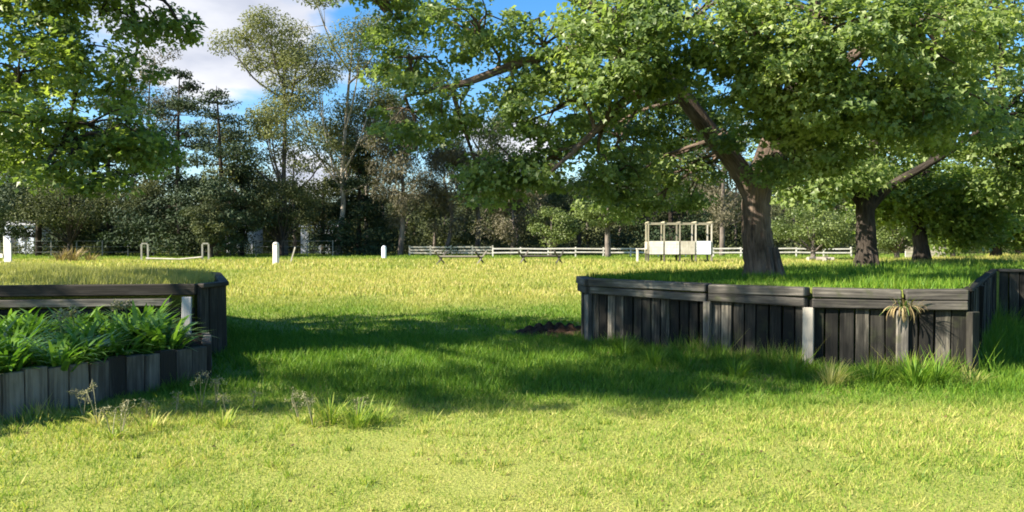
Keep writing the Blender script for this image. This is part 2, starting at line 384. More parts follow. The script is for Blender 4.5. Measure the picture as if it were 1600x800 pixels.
WR = [(1.2, 12.92), (1.27, 12.15), (2.76, 10.67), (3.76, 9.7), (4.76, 9.37), (5.44, 9.16), (9.66, 15.36)]
rw = empty('retaining_wall', (3.76, 9.7, 0), 'dark timber sleeper wall curving round the raised grass bank on the right', 'retaining wall')
def loc(root, o): o.location = (-root.location.x, -root.location.y, 0); return o
holder = []
def rel(pts, root): return [(p[0] - root.location.x, p[1] - root.location.y) for p in pts]
WRr = rel(WR, rw)
wall_run(rw, WRr[:6], 0.86, 0.165, WOOD_WALL, hvar=0.004); wall_run(rw, WRr[5:], 0.985, 0.165, WOOD_WALL, hvar=0.004)
for i, (a, b) in enumerate(zip(WRr[:-1], WRr[1:])):
    a, b, u, n = seg(a, b); g = 0.014
    off = n*0.045
    for (z, hh, th, oo) in ((0.955, 0.125, 0.20, 0.025), (0.83, 0.115, 0.12, 0.05)) if i < 5 else ((1.02, 0.05, 0.10, 0.0),):
        mb = MB(); ex = 0.03 if hh > .12 else 0.0
        mb.board(a + u*(g + rng.random()*.02) + n*oo + Vector((0, 0, z + rng.normal(0, .004))), b - u*g + n*oo + Vector((0, 0, z + rng.normal(0, .006))), hh, th, (0, 0, 1), r=(.5, .62, .66, .42, .46, .3)[i] + rng.normal(0, .07), jit=0.004)
        mb.build('cap_beam', WOOD_CAP if i < 5 else WOOD_WALL, rw, bevel=0.012)  # return cap in darker wall wood: its shade put into the colour
for i in (1, 2, 3, 4, 5):
    p = WRr[i]; a, b, u, n = seg(WRr[i - 1], p); a2, b2, u2, n2 = seg(p, WRr[i + 1]) if i < 6 else (a, b, u, n)
    nn = (n + n2).normalized(); q = Vector((*p, 0)) + nn*0.075
    mb = MB(); mb.board(q + Vector((0, 0, -0.1)), q + nn*0.0 + Vector((0, 0, 0.768)), 0.13 if i != 2 else 0.10, 0.08, Vector((nn.y, -nn.x, 0)), jit=.004)
    mb.build('post', WOOD_POST if i in (1, 3) else (WOOD_WALL if i == 5 else WOOD_CAP), rw, bevel=0.008)
# second wall beyond the corner on the far right
WR2 = [(9.72, 15.35), (12.4, 14.6), (16.5, 14.9)]
rw2 = empty('retaining_wall', (9.72, 15.35, 0), 'shaded timber sleeper wall at the far right edge behind the big curved wall', 'retaining wall')
wall_run(rw2, rel(WR2, rw2), 0.99, 0.18, WOOD_WALL)
q = rel(WR2, rw2)
for a, b in zip(q[:-1], q[1:]):
    a, b, u, n = seg(a, b); mb = MB(); mb.board(a + Vector((0, 0, 1.02)), b + Vector((0, 0, 1.02)), 0.06, 0.16, (0, 0, 1)); mb.build('cap_beam', WOOD_CAP, rw2, bevel=0.01)

# left raised bank wall: horizontal boards, silver boards at the corner
lw = empty('retaining_wall', (-4.25, 10.3, 0), 'dark timber wall of horizontal boards with pale corner boards behind the strappy plants', 'retaining wall')
A = Vector((-10.5 + 4.25, 9.45 - 10.3, 0)); B = Vector((0, 0, 0)); u = (B - A).normalized(); n = Vector((u.y, -u.x, 0))
zs = [0.13, 0.37, 0.60]
for z in zs:
    mb = MB(); mb.board(A + Vector((0, 0, z)), B - u*0.02 + Vector((0, 0, z)), 0.222, 0.08, (0, 0, 1), r=0.3 + .3*rng.random(), jit=.004); mb.build('board', WOOD_WALL, lw, bevel=0.008)
mb = MB(); mb.board(A + n*0.05 + Vector((0, 0, 0.79)), B - u*0.30 + n*0.05 + Vector((0, 0, 0.79)), 0.10, 0.10, (0, 0, 1)); mb.build('rail', WOOD_CAP, lw, bevel=0.01)
mb = MB(); mb.board(A - n*0.03 + Vector((0, 0, 0.945)), B + u*0.02 - n*0.03 + Vector((0, 0, 0.955)), 0.15, 0.22, (0, 0, 1), jit=.006); mb.build('cap_beam', WOOD_GREY, lw, bevel=0.014)
mb = MB(); mb.board(B - u*0.11 + n*0.07 + Vector((0, 0, 0)), B - u*0.09 + n*0.07 + Vector((0, 0, 0.86)), 0.12, 0.05, u, r=.9); mb.build('corner_board', WOOD_PALE, lw, bevel=0.006)
pts = [(0.05, 0.0), (0.15, 0.62), (-1.15, 3.75), (-3.7, 6.0)]
wall_run(lw, pts, 0.97, 0.19, WOOD_GREY, zb=0.0)
for a, b in zip(pts[:-1], pts[1:]):
    a, b, uu, nn = seg(a, b); mb = MB(); mb.board(a + Vector((0, 0, 1.0)), b + Vector((0, 0, 1.0)), 0.06, 0.14, (0, 0, 1)); mb.build('cap_beam', WOOD_GREY, lw, bevel=0.01)

gw = empty('garden_edging', (-4.5, 6.8, 0), 'low curved edging of upright grey sleepers round the strappy plant bed', 'garden edging')
sp = spline([(x, y, 0) for x, y in BED_OUT[:-1]], 4)
sp = [(p.x + 4.5, p.y - 6.8) for p in sp] + [(-4.06 + 4.5, 10.2 - 6.8)]
# upright sleepers of even width along the curve
mb = MB(); P = [Vector((*p, 0)) for p in sp]; dist = [0]
for a, b in zip(P[:-1], P[1:]): dist.append(dist[-1] + (b - a).length)
def along(d):
    i = min(np.searchsorted(dist, d, 'right') - 1, len(P) - 2); i = max(i, 0)
    return P[i].lerp(P[i + 1], (d - dist[i])/(dist[i + 1] - dist[i])), (P[i + 1] - P[i]).normalized()
d = 0.0
while d < dist[-1]:
    w = 0.2 + rng.normal(0, .008); c, u = along(min(d + w/2, dist[-1] - .01)); n = Vector((u.y, -u.x, 0))
    o = n*rng.normal(0, .012); top = 0.45 - 0.05*d/dist[-1] + rng.normal(0, .008)
    mb.board(c + o + Vector((0, 0, -.1)), c + o + n*rng.normal(0, .01) + Vector((0, 0, top)), w - .008, 0.10, u, jit=.002); d += w
mb.build('upright_sleepers', WOOD_GREY, gw, bevel=0.008)

# ------------------------------------------------------------------ foliage engine
LT = np.array([[0, 0, 0], [-.56, .34, .02], [-.23, .52, .06], [0, 1.0, -.12], [.23, .52, .06], [.56, .34, .02]], np.float32)
LF = np.array([[0, 1, 2, 3], [0, 3, 4, 5]], np.int32)
def norm(a): return a/np.maximum(np.linalg.norm(a, axis=-1, keepdims=True), 1e-6)
def leaves(P, nrm, axis, size, wid=1.0, rnd=None, T=LT, TF=LF):
    """leaf-shaped faces at P with normal nrm, pointing along axis"""
    n = len(P); nrm = norm(nrm); ax = norm(axis - nrm*np.sum(axis*nrm, -1, keepdims=True)); sd = np.cross(ax, nrm)
    s = np.asarray(size).reshape(-1, 1, 1)*np.ones((n, 1, 1))
    V = P[:, None, :] + s*(T[None, :, 0:1]*wid*sd[:, None, :] + T[None, :, 1:2]*ax[:, None, :] + T[None, :, 2:3]*nrm[:, None, :])
    k = len(T); F = (TF[None] + (np.arange(n)*k)[:, None, None]).reshape(-1, TF.shape[1])
    r = np.repeat(rng.random(n) if rnd is None else rnd, k)
    return V.reshape(-1, 3), F, r
def merge(parts):
    V = []; F = []; Rr = []; b = 0
    for v, f, r in parts: V.append(v); F.append(f + b); Rr.append(r); b += len(v)
    return np.concatenate(V), np.concatenate(F), np.concatenate(Rr)
def shell(c, r, n, inner=0.45, g=rng):
    d = norm(g.normal(size=(n, 3))); rad = (inner**3 + (1 - inner**3)*g.random((n, 1)))**(1/3)
    return np.array(c) + d*rad*np.array(r), d
def clump_leaves(centres, outw, per, rx, rz, size, wid=1.0, upness=0.8, droop=0.5, g=rng, rjit=0.35):
    """sprays of leaves round each cluster centre: flattened, drooping at the rim"""
    n = len(centres); m = n*per
    cc = np.repeat(centres, per, 0); oo = np.repeat(outw, per, 0)
    off = g.normal(size=(m, 3)); off = norm(off)*(g.random((m, 1))**0.45)
    sc = np.repeat(g.uniform(.5, 1.4, (n, 1)), per, 0)
    off = off*np.array([rx, rx, rz])*sc
    off[:, 2] -= droop*0.35*(np.hypot(off[:, 0], off[:, 1]))
    nr = oo*0.45 + np.array([0, 0, upness]) + g.normal(size=(m, 3))*0.55
    ax = np.stack([off[:, 0], off[:, 1], off[:, 2]*0.3], -1)/max(rx, .01) + g.normal(size=(m, 3))*0.6 + oo*0.3; ax[:, 2] -= droop
    base = np.repeat(g.random(n), per); rnd = np.clip(base*(1 - rjit) + g.random(m)*rjit, 0, 1)
    return leaves(cc + off, nr, ax, size*g.uniform(.65, 1.25, m), wid, rnd)

def big_tree(name, label, base, trunk_pts, trunk_r, limbs, lobes, leafm, barkm, per=46, leaf=0.15, group=None, rx=0.38, rz=0.20, twig_every=3, dens=0.8):
    root = empty(name, base, label, 'tree', group); B = Vector(base)
    mb = MB(); p = spline([Vector(q) - B for q in trunk_pts], 7); rr = lin(trunk_r, len(p)); mb.tube(p, rr, 18, 0.13)
    # root flare
    for k in range(6):
        a = k*math.pi/3 + rng.random()*.6; r0 = trunk_r[0]
        mb.tube([(math.cos(a)*r0*1.3, math.sin(a)*r0*1.3, -.06), (math.cos(a)*r0*.9, math.sin(a)*r0*.9, .06), (math.cos(a)*r0*.62, math.sin(a)*r0*.62, .5)], [r0*.2, r0*.27, r0*.16], 7, .1)
    mb.build('trunk', barkm, root, smooth=True)
    nodes = []
    for pts, rad in limbs:
        mb = MB(); q = spline([Vector(x) - B for x in pts], 6); mb.tube(q, lin(rad, len(q)), 11, 0.10)
        mb.build('limb', barkm, root, smooth=True); nodes += q[2:]
    nodes += p[len(p)//2:]
    tw = MB(); parts = []
    for (c, r, n) in lobes:
        c = Vector(c) - B; n = max(4, int(n*dens))
        P, D = shell(c, [q*.9 for q in r], n, 0.45)
        parts.append(clump_leaves(P, D, per, rx, rz, leaf))
        near = min(nodes, key=lambda q: (q - c).length)
        mid = near.lerp(c, .5) + Vector(rng.normal(0, .12, 3)); mid.z += .1
        d = (near - c).length
        ctube(tw, [near, mid, c], [.028 + .008*d, .025, .014], 6, 4)
        for k in range(0, n, twig_every):
            e = Vector(P[k]); s0 = mid.lerp(c, rng.uniform(.3, 1.0)); m2 = s0.lerp(e, .55) + Vector(rng.normal(0, .08, 3)); m2.z += .08
            ctube(tw, [s0, m2, e], [.02, .013, .006], 4, 2)
    tw.build('branches', barkm, root, smooth=True)
    V, F, r = merge(parts)
    link('crown', np_mesh('crown', V, F, r), leafm, root)
    return root

# ---- tree on the right bank: leaning limb to the upper left
T1 = (4.10, 12.5, MZ)
lobes1 = []
def P3(x, y, D): return ((x - 800)*D/1200, D, zat(y, D))
def lobe(x, y, D, r, n): lobes1.append((P3(x, y, D), r, n))
# left arm of the crown, in open sprays
for a in [(600, 20, 11.5, (.9, .9, .55), 30), (560, -60, 11.5, (.9, 1, .6), 30), (640, 95, 11.2, (.7, .9, .4), 22), (735, 35, 10.8, (.9, 1, .5), 32),
          (650, 190, 11.8, (.75, .8, .38), 26), (720, 160, 11.0, (.6, .8, .3), 15), (850, 70, 10.6, (.9, 1, .5), 36), (790, 130, 11.0, (.6, .7, .3), 14),
          (860, 170, 10.8, (.9, 1, .45), 36), (800, 265, 11.3, (.75, .7, .36), 30), (880, 255, 11.0, (.7, .8, .4), 26), (760, 300, 11.6, (.45, .5, .22), 11),
          (960, 230, 11.8, (.7, .8, .45), 24), (940, 290, 11.8, (.7, .7, .3), 20), (1060, 270, 13.2, (.7, .7, .4), 20), (1020, 310, 13.6, (.5, .5, .22), 10),
          (960, 30, 10.2, (1.1, 1.0, .7), 60), (960, 110, 10.0, (.9, .9, .5), 44), (1070, 40, 9.8, (1.1, .9, .55), 52), (1175, 130, 10.2, (.6, .7, .45), 26),
          (1190, 60, 9.8, (1.1, 1, .7), 60), (1225, 195, 10.6, (.7, .8, .45), 34), (1230, 130, 10.0, (.9, .9, .5), 46), (1235, 262, 11.4, (.5, .6, .28), 16), (1310, 60, 9.6, (1.1, 1, .7), 62),
          (1320, 160, 9.9, (.9, .9, .5), 48), (1270, 240, 11.0, (.8, .8, .4), 34), (1420, 70, 9.8, (1.0, 1, .7), 58), (1440, 170, 10.2, (.9, .9, .5), 46), (1370, 195, 11.0, (.8, .8, .36), 26),
          (1500, 40, 10.4, (.9, 1, .7), 44), (1500, 200, 11.2, (.7, .9, .4), 28),
          (700, -120, 12, (1.2, 1.0, .6), 24), (900, -110, 12, (1.3, 1.0, .6), 26), (1080, -120, 12, (1.2, 1.0, .7), 30), (1250, -110, 11, (1.2, 1.2, .7), 34), (1420, -110, 10.8, (1.2, 1.2, .7), 34),
          (935, 215, 14, (.8, .7, .5), 22), (1010, 250, 14.2, (.7, .7, .5), 20), (1060, 215, 14.5, (.6, .6, .4), 14), (960, 320, 13.8, (.6, .6, .25), 12), (1000, 175, 14, (.7, .6, .5), 30), (1065, 150, 14, (.7, .6, .5), 28), (1110, 190, 13.6, (.5, .5, .4), 18), (940, 160, 13.5, (.6, .6, .4), 18), (1035, 120, 11.0, (.5, .5, .28), 22), (1140, 215, 11.6, (.25, .3, .15), 5), (1075, 300, 14, (.5, .5, .3), 12),
          (1230, 20, 13.5, (1.8, 1.2, 1.0), 30), (1380, 60, 13.5, (1.8, 1.2, 1.0), 50), (1500, -150, 13.0, (1.5, 1.8, 1.2), 50)]: lobe(*a)
big_tree('broadleaf_tree', 'large spreading tree with thick trunk and limb leaning left on the right bank', T1,
         [T1, (4.02, 12.5, 1.35), (3.97, 12.5, 2.0), (4.0, 12.5, 2.5), (4.25, 12.4, 3.3), (4.7, 12.3, 4.6), (5.0, 12.2, 6.6)],
         [.30, .25, .225, .225, .19, .15, .07],
         [([(3.98, 12.5, 2.15), (3.7, 12.45, 2.72), (3.15, 12.3, 3.35), (2.55, 12.1, 4.1), (1.9, 11.7, 5.0), (1.2, 11.3, 5.6)], [.16, .165, .145, .12, .085, .04]),
          ([P3(1040, 140, 12.0), P3(985, 152, 11.0), P3(930, 205, 10.5), P3(862, 268, 10.2)], [.10, .075, .05, .022]),
          ([P3(1030, 130, 12.1), P3(940, 80, 11.5), P3(830, 95, 11.0), P3(722, 132, 10.9), P3(640, 150, 11.4)], [.12, .085, .065, .05, .02]),
          ([P3(985, 40, 11.8), P3(840, -20, 11.5), P3(680, -20, 11.5), P3(580, -30, 11.5)], [.1, .07, .045, .02]),
          ([P3(1205, 210, 12.4), P3(1290, 120, 11.6), P3(1380, 60, 10.8), P3(1480, 20, 10.3)], [.14, .1, .07, .03]),
          ([P3(1210, 150, 12.3), P3(1180, 60, 11.2), P3(1110, -10, 10.2)], [.12, .08, .03])],
         lobes1, LEAF, BARK, per=100, leaf=0.080, dens=.66, rx=.33, rz=.15)

# ---- three more along the bank
def bank_tree(label, xb, yb, D, wpx, fork_y, limbs_px, lobes_px, seed_leaf, leafm=LEAF, per=62):
    base = ((xb - 800)*D/1200, D, MZ); r = wpx*D/1200/2
    Q = lambda x, y, d=0: ((x - 800)*(D + d)/1200, D + d, zat(y, D + d))
    tp = [base, Q(xb - 1, (yb*2 + fork_y)/3), Q(xb - 3, fork_y), Q(xb + 5, fork_y - 60), Q(xb + 15, fork_y - 150)]
    lim = [([Q(*a) for a in pts], [r*f for f in rad]) for pts, rad in limbs_px]
    lob = [(Q(x, y, d), rr, n) for (x, y, d, rr, n) in lobes_px]
    big_tree('broadleaf_tree', label, base, tp, [r*1.15, r*.95, r*.85, r*.6, r*.25], lim, lob, leafm, BARK_DARK, per=per, leaf=seed_leaf*.68, group='broadleaf trees along the right bank', rx=.5, rz=.28)
bank_tree('second tree along the right bank, dark forked trunk with a limb sweeping right', 1355, 416, 16.9, 32, 322,
          [([(1352, 335), (1385, 295), (1440, 262, -.5), (1500, 225, -1), (1560, 180, -1.5)], [.5, .46, .38, .26, .1]), ([(1350, 330), (1320, 290), (1270, 260, -1), (1230, 230, -1.5)], [.42, .34, .22, .1])],
          [(1260, 285, 0, (1.0, 1, .35), 30), (1320, 270, -.5, (1.0, 1, .4), 32), (1400, 222, .5, (1.0, 1.2, .35), 24), (1290, 300, 1, (.8, .8, .25), 18), (1450, 178, .5, (1.2, 1.2, .5), 32), (1570, 222, -.5, (1.0, 1.0, .4), 26),
           (1560, 130, -1, (1.3, 1.4, .9), 44), (1580, 20, -1, (1.4, 1.5, 1.1), 48), (1620, 190, -1, (1.3, 1.5, .8), 44), (1480, 80, .5, (1.8, 1.6, 1.2), 50), (1350, 180, 1, (1.6, 1.4, 1.0), 46), (1620, 280, -.5, (1.1, 1.2, .5), 34),
           (1560, -120, 0, (2.4, 2, 1.5), 60), (1720, 50, 0, (1.8, 2, 1.6), 40), (1690, 230, 0, (1.5, 1.5, .9), 30), (1250, 220, 1, (1.3, 1, .6), 34)], .17)
bank_tree('third tree along the right bank, slim dark trunk under low bright leaves', 1440, 410, 20.0, 23, 350,
          [([(1437, 352), (1415, 325), (1380, 300), (1350, 290)], [.6, .5, .35, .1]), ([(1441, 345), (1470, 320), (1510, 300), (1550, 290)], [.6, .5, .35, .1])],
          [(1400, 305, 0, (1.1, 1, .5), 36), (1455, 295, -.5, (1.2, 1, .5), 38), (1500, 320, 0, (1.1, 1, .5), 36), (1490, 355, .5, (1.0, .9, .4), 28), (1530, 350, 0, (.9, .9, .45), 28), (1385, 330, .5, (.8, .8, .35), 22),
           (1560, 290, 0, (1.4, 1.2, .6), 40), (1430, 275, 0, (1.3, 1.2, .5), 30), (1580, 230, 0, (2, 2, 1.2), 44), (1500, 200, 1, (2.2, 2, 1.3), 44), (1470, 335, -.5, (.7, .7, .3), 18)], .19, LEAF_L)
bank_tree('fourth and farthest tree along the right bank, thin trunk at the right edge', 1556, 402, 26.0, 14, 360,
          [([(1556, 365), (1580, 345), (1610, 330)], [.7, .5, .2]), ([(1555, 362), (1535, 345), (1510, 335)], [.7, .5, .2])],
          [(1520, 350, 0, (1.3, 1.2, .6), 36), (1560, 330, 0, (1.5, 1.3, .8), 40), (1600, 345, 0, (1.4, 1.3, .7), 38), (1585, 368, 0, (1.0, 1, .35), 24), (1640, 330, 0, (1.8, 1.6, 1.0), 36), (1570, 270, 0, (2.6, 2.2, 1.6), 46), (1500, 372, .5, (.9, .9, .35), 20)], .22, LEAF_L, 56)

# ---- tree at the left: trunk outside the frame, crown hanging in
TL = (-10.6, 12.2, MZ); lobesL = []
def ll(x, y, D, r, n): lobesL.append((P3(x, y, D), r, n))
for a in [(60, 30, 11, (1.0, 1, .6), 40), (160, 25, 11, (.8, 1, .5), 30), (220, 10, 11.2, (.55, .7, .35), 16), (285, 45, 11.3, (.22, .3, .15), 5), (40, 110, 10.6, (.9, 1, .5), 38), (130, 110, 10.8, (.8, .9, .45), 30), (205, 130, 11.2, (.6, .8, .4), 18),
          (60, 190, 10.4, (.9, 1, .45), 38), (150, 195, 10.6, (.8, .9, .42), 32), (225, 215, 11, (.45, .6, .35), 14), (25, 235, 10.2, (.6, .8, .25), 22), (110, 245, 10.2, (.45, .6, .2), 16), (190, 235, 10.4, (.45, .5, .25), 16), (75, 275, 10.0, (.28, .3, .1), 10), (160, 285, 10.1, (.26, .3, .1), 10), (240, 245, 10.8, (.35, .4, .2), 10),
          (-60, 60, 11, (1.3, 1.4, .9), 40), (-60, 200, 10.8, (1.2, 1.3, .7), 36), (-190, 110, 12, (1.3, 1.2, .8), 24), (100, -70, 11.2, (1.4, 1.4, .8), 46), (-80, -120, 11.4, (1.7, 1.6, 1.1), 50), (200, -90, 11.5, (.8, 1.0, .6), 22)]: ll(*a)
for (x, y, z, r, n) in [(-8.2, 15.2, 4.6, (1.9, 1.5, 1.3), 46), (-6.9, 13.9, 6.2, (1.4, 1.6, 1.1), 40), (-9.5, 14.0, 7.6, (2, 2, 1.2), 50), (-8.2, 12.0, 8.0, (1.8, 1.8, 1.0), 46), (-10.5, 12, 9.2, (2, 2, .9), 46),
                        (-11.5, 16, 5.4, (2, 1.6, 1.4), 46), (-13, 13, 6.5, (1.8, 2, 1.6), 46), (-12.5, 9.6, 6.6, (2, 1.8, 1.6), 46), (-10, 9.0, 7.6, (1.9, 1.6, 1.2), 46), (-9.6, 9.8, 5.6, (1.7, 1.3, 1.2), 44),
                        (-7.4, 9.4, 7.0, (1.2, 1.3, .9), 34), (-12.5, 16, 7.6, (1.8, 1.6, 1.2), 40), (-8.6, 16.6, 6.4, (1.7, 1.3, 1.1), 40), (-6.6, 15.6, 5.2, (1.0, 1.2, .8), 26), (-13, 10, 4.2, (1.8, 1.6, 1.0), 40), (-10.4, 8.5, 8.4, (1.2, 1.0, .8), 30), (-9.0, 8.7, 8.8, (1.2, 1.0, .8), 30), (-8.6, 10.2, 9.2, (1.6, 1.4, .9), 44), (-7.4, 9.6, 8.4, (1.4, 1.4, .9), 40), (-9.6, 12.4, 10.2, (1.7, 1.6, .9), 44), (-7.0, 12.4, 8.6, (1.4, 1.4, .9), 36), (-9.5, 9.4, 9.8, (1.6, 1.4, .9), 40)]:
    y -= 4.5; n = int(n*1.55); z += .35*(z < 5.5)  # unseen crown lobes, shifted and thickened to cast the lawn and wall shade
    lobesL.append(((x, y, z), r, n))
big_tree('broadleaf_tree', 'leafy tree hanging into the top left corner over the strappy plants', TL,
         [TL, (-10.55, 12.2, 1.8), (-10.5, 12.2, 3.0), (-10.4, 12.1, 4.8), (-10.0, 11.0, 8.2)], [.38, .3, .27, .2, .07],
         [([(-10.5, 12.2, 2.4), (-9.6, 11.8, 3.1), (-8.2, 11.2, 3.3), (-7.0, 10.8, 3.0), (-6.2, 10.6, 2.9)], [.17, .12, .08, .045, .02]),
          ([(-10.4, 12.1, 4.2), (-9.2, 11.6, 5.2), (-7.8, 11.3, 5.8), (-5.6, 11.3, 5.2)], [.15, .11, .07, .02]),
          ([(-10.4, 12.1, 4.6), (-9.4, 13.6, 6.0), (-8.2, 15.2, 6.4)], [.15, .1, .03]), ([(-10.4, 12.1, 4.0), (-10.2, 10.2, 5.4), (-9.6, 8.6, 6.2)], [.15, .1, .03]),
          ([(-10.4, 12.1, 4.4), (-12, 12.6, 6), (-13, 13.4, 7.2)], [.15, .1, .03])],
         lobesL, LEAF_L, BARK_DARK, per=92, leaf=0.084, rx=.34, dens=.44)

# ------------------------------------------------------------------ background trees
LTF = np.array([[0, 0, 0], [-.5, .5, .06], [0, 1, 0], [.5, .5, .06]], np.float32); LFF = np.array([[0, 1, 2, 3]], np.int32)
def puff(c, r, n, size, wid, hang=0.0, g=rng, squash=1.0):
    P, D = shell(c, r, n, 0.2, g)
    nr = D*0.8 + np.array([0, 0, .5]) + g.normal(size=(n, 3))*.6
    ax = g.normal(size=(n, 3)); ax[:, 2] = ax[:, 2]*(1 - hang) - hang*1.5
    b = g.random(); rnd = np.clip(b*.6 + g.random(n)*.4, 0, 1)
    return leaves(P, nr, ax, size*g.uniform(.6, 1.3, n), wid, rnd, LTF, LFF)
def bg_tree(kind, name, label, x, D, ytop, spread, leafm, barkm, group, ybot=None, tr=0.22, lean=0.0, n_leaf=4200, cat='tree'):
    g = np.random.default_rng(int(x*7 + D*13)); base = px(x, D); h = zat(ytop, D); hw = spread*D/1200/2
    root = empty(name, base, label, cat, group); mb = MB(); parts = []; puffs = []
    zb = 0.0 if ybot is None else max(zat(ybot, D), 0)
    if kind == 'gum':
        fk = h*g.uniform(.28, .38); top = Vector((lean*h, 0, h*.9))
        tp = [Vector((0, 0, -.1)), Vector((lean*fk*.6 + g.normal(0, .15), 0, fk*.6)), Vector((lean*fk, 0, fk)), Vector((lean*h*.7, g.normal(0, .5), h*.68)), top]
        ctube(mb, tp, [tr*1.3, tr, tr*.85, tr*.5, tr*.12], 9, 6, .08); pp = spline(tp, 6)
        nl = 13
        for k in range(nl):
            s = pp[int(len(pp)*g.uniform(.36, .82))]; a = 2*math.pi*k/nl + g.normal(0, .4)
            rr = hw*g.uniform(.55, 1.0); ez = min(s.z + h*g.uniform(.16, .42), h*.96)
            e = Vector((lean*h*.5 + math.cos(a)*rr, math.sin(a)*rr, ez)); m = s.lerp(e, .45) + Vector((math.cos(a)*rr*.12, math.sin(a)*rr*.12, -h*.02))
            ctube(mb, [s, m, e], [tr*.45, tr*.3, tr*.07], 6, 5); puffs.append((e, hw*g.uniform(.24, .38)))
            for j in range(4):
                e2 = m.lerp(e, g.uniform(.3, 1)) + Vector(g.normal(0, hw*.28, 3)); ctube(mb, [m.lerp(e, .35), e2], [tr*.16, tr*.04], 4, 3); puffs.append((e2, hw*g.uniform(.16, .3)))
        puffs.append((top, hw*.28)); puffs.append((top + Vector((hw*.15, 0, -h*.05)), hw*.3))
        tot = sum(r**2 for _, r in puffs)
        for c, r in puffs: parts.append(puff(c, (r*1.3, r*1.3, r*.7), int(5.0*n_leaf*r*r/tot) + 8, .33, .40, .5, g))
    elif kind == 'pine':
        tp = [Vector((0, 0, -.1)), Vector((g.normal(0, .2), 0, h*.45)), Vector((lean*h, 0, h))]
        ctube(mb, tp, [tr*1.2, tr*.8, tr*.1], 8, 6, .06); pp = spline(tp, 12); z0 = max(zb, h*.12); z = z0
        while z < h*.98:
            q = (z - z0)/(h - z0); ln = hw*(1 - q**2.0)*g.uniform(.45, 1.15) + .5; c0 = pp[min(int(z/h*len(pp)), len(pp) - 1)]
            for k in range(4):
                a = g.random()*6.28; e = c0 + Vector((math.cos(a)*ln, math.sin(a)*ln, ln*g.uniform(-.05, .35)))
                ctube(mb, [c0, c0.lerp(e, .5) + Vector((0, 0, -.08*ln)), e], [tr*.22, tr*.13, tr*.03], 5, 3)
                puffs.append((e, ln*.34 + .35)); puffs.append((c0.lerp(e, .62), ln*.26 + .35))
            z += h*g.uniform(.05, .075)
        tot = sum(r**2 for _, r in puffs)
        for c, r in puffs: parts.append(puff(c, (r*1.1, r*1.1, r*.5), int(4.0*n_leaf*r*r/tot) + 6, .36, .40, .1, g))
    elif kind == 'oak':      # she-oak: wispy hanging needles on a narrow ragged crown
        tp = [Vector((0, 0, -.1)), Vector((g.normal(0, .3), 0, h*.35)), Vector((lean*h*.6, g.normal(0, .3), h*.7)), Vector((lean*h, 0, h*.97))]
        ctube(mb, tp, [tr*1.2, tr*.9, tr*.5, tr*.08], 8, 6, .08); pp = spline(tp, 10)
        for k in range(34):
            s = pp[int(len(pp)*g.uniform(.22, .98))]; q = s.z/h; a = g.random()*6.28; ln = hw*g.uniform(.3, 1.0)*(1.1 - .75*abs(q - .45))
            e = s + Vector((math.cos(a)*ln, math.sin(a)*ln, ln*g.uniform(.3, 1.0)))
            if e.z > h: e.z = h
            ctube(mb, [s, s.lerp(e, .5) + Vector((math.cos(a)*.1, math.sin(a)*.1, -.1)), e], [tr*.26, tr*.14, tr*.03], 5, 4); puffs.append((e, hw*g.uniform(.18, .34))); puffs.append((s.lerp(e, .6), hw*.2))
        tot = sum(r**2 for _, r in puffs)
        for c, r in puffs: parts.append(puff(c - Vector((0, 0, r*.3)), (r*.95, r*.95, r*1.05), int(2.6*n_leaf*r*r/tot) + 5, .38, .26, .8, g))
    else:                    # round: bushy, leafy nearly to the ground
        fk = max(zb, h*.14); tp = [Vector((0, 0, -.1)), Vector((g.normal(0, .08), 0, fk)), Vector((lean*h, 0, h*.75))]
        ctube(mb, tp, [tr*1.2, tr, tr*.2], 8, 5, .08); ch = h - fk*.8
        for k in range(46):
            d = norm(g.normal(size=(1, 3)))[0]; d[2] = d[2]*.9
            q = .45 + .5*g.random(); c = Vector((d[0]*hw*q, d[1]*hw*q, fk*.8 + ch*.5 + d[2]*ch*.44*q)); puffs.append((c, min(hw, ch*.6)*g.uniform(.2, .36)))
            if k % 3 == 0: ctube(mb, [Vector((0, 0, fk)), Vector((c.x*.4, c.y*.4, fk + (c.z - fk)*.35)), c], [tr*.45, tr*.28, tr*.05], 5, 4)
        tot = sum(r**2 for _, r in puffs)
        for c, r in puffs: parts.append(puff(c, (r*1.15, r*1.15, r*.75), int(2.4*n_leaf*r*r/tot) + 6, .20*D/80 + .02, .6, .25, g))
    mb.build('trunk', barkm, root, smooth=True)
    V, F, r = merge(parts); link('crown', np_mesh('crown', V, F, r), leafm, root); return root

